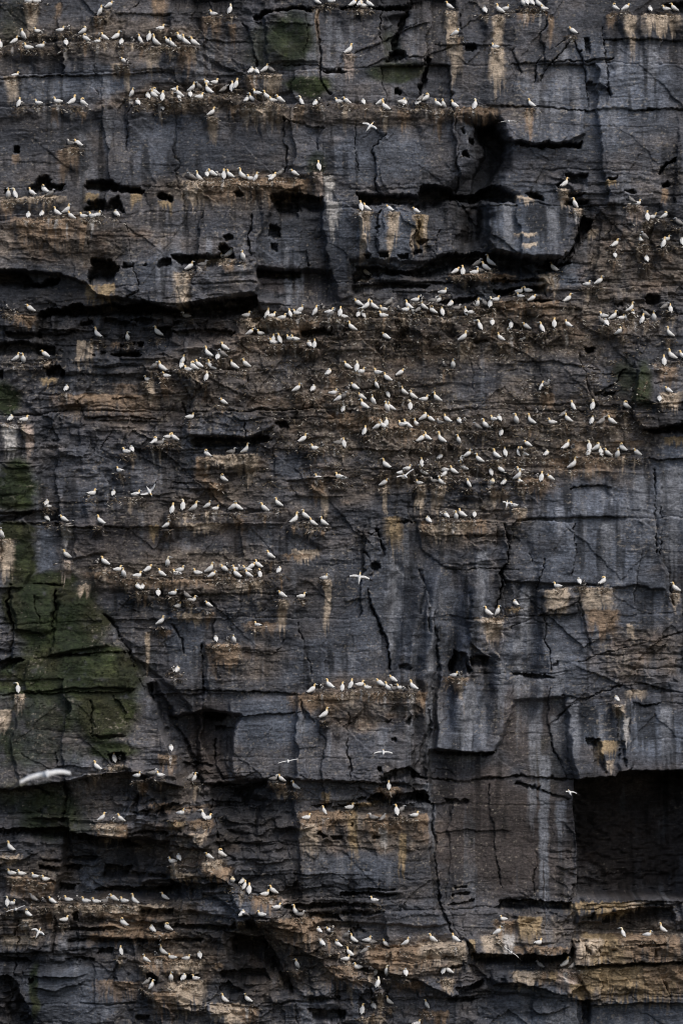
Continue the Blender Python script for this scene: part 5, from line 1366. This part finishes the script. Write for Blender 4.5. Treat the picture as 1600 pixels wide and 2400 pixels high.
def straw(px, py, n, sx, sy):
    for _ in range(n):
        x = px + rd.gauss(0, sx); y = py + rd.gauss(0, sy)
        out = face_at(x, y) + 0.03
        L = rd.uniform(.07, .24); w_ = rd.uniform(.012, .028); an = rd.gauss(0, .7) + (math.pi if rd.random() < .5 else 0)
        dx, dz = math.cos(an) * L, math.sin(an) * L - .04
        cx, cz = wx(x), wz(y)
        b = len(deb.v)
        deb.v += [(cx, -out, cz + w_), (cx, -out - .01, cz - w_), (cx + dx * .5, -out - .07, cz + dz * .5 + w_), (cx + dx * .5, -out - .08, cz + dz * .5 - w_), (cx + dx, -out - .03, cz + dz - .03)]
        deb.f += [(b, b + 1, b + 3, b + 2), (b + 2, b + 3, b + 4)]
        k_ = rd.choice([0, 0, 0, 0, 0, 0, 1, 1, 2]); deb.m += [k_, k_]


for r in recs:
    straw(r['x'], r['fy'] + 7, 36, 12, 6)
for _ in range(3200):
    x = rd.uniform(560, 1520); y = rd.uniform(740, 1150)
    i_ = int(np.searchsorted(XS, x)); j_ = int(np.searchsorted(YS, y))
    if rough[j_, i_] > 0.45: straw(x, y, 3, 5, 3)
WHITE_ = MATS
MATS = [plumage("brown_weed", (0.055, 0.042, 0.030), .3), plumage("straw", (0.20, 0.16, 0.11), .3), plumage("shed_feathers", (0.50, 0.47, 0.42), .2)]
me_ = deb.build("nest_debris")
do = bpy.data.objects.new("nest_debris", me_)
C.objects.link(do)
do["kind"] = "stuff"; do["label"] = "brown seaweed, straw and feathers strewn over the nesting ledges"; do["category"] = "nest debris"

# tufts of moss and short grass on the damp buttress
deb = Mesh()
for _ in range(9000):
    x = rd.uniform(0, 330); y = rd.uniform(1080, 1800)
    i_ = int(np.searchsorted(XS, x)); j_ = int(np.searchsorted(YS, y))
    if moss_m[j_, i_] > 0.5 and chunk[j_, i_] > -0.1:
        out = float(H[j_, i_]); cx, cz = wx(x), wz(y)
        for q in range(3):
            an = rd.uniform(0.2, 2.9); L = rd.uniform(.05, .16); w_ = rd.uniform(.012, .03); b = len(deb.v)
            deb.v += [(cx - w_, -out + .02, cz), (cx + w_, -out + .02, cz), (cx + math.cos(an) * L, -out - rd.uniform(.05, .12), cz + math.sin(an) * L * .6 - .03)]
            deb.f.append((b, b + 1, b + 2)); deb.m.append(rd.choice([0, 0, 1, 2]))
MATS = [plumage("dark_moss", (0.026, 0.036, 0.012), .3), plumage("olive_moss", (0.060, 0.066, 0.022), .3), plumage("dry_grass", (0.11, 0.10, 0.055), .3)]
mo = bpy.data.objects.new("moss", deb.build("moss"))
C.objects.link(mo)
mo["kind"] = "stuff"; mo["label"] = "tufts of dark moss and short grass on the green buttress at left"; mo["category"] = "moss"
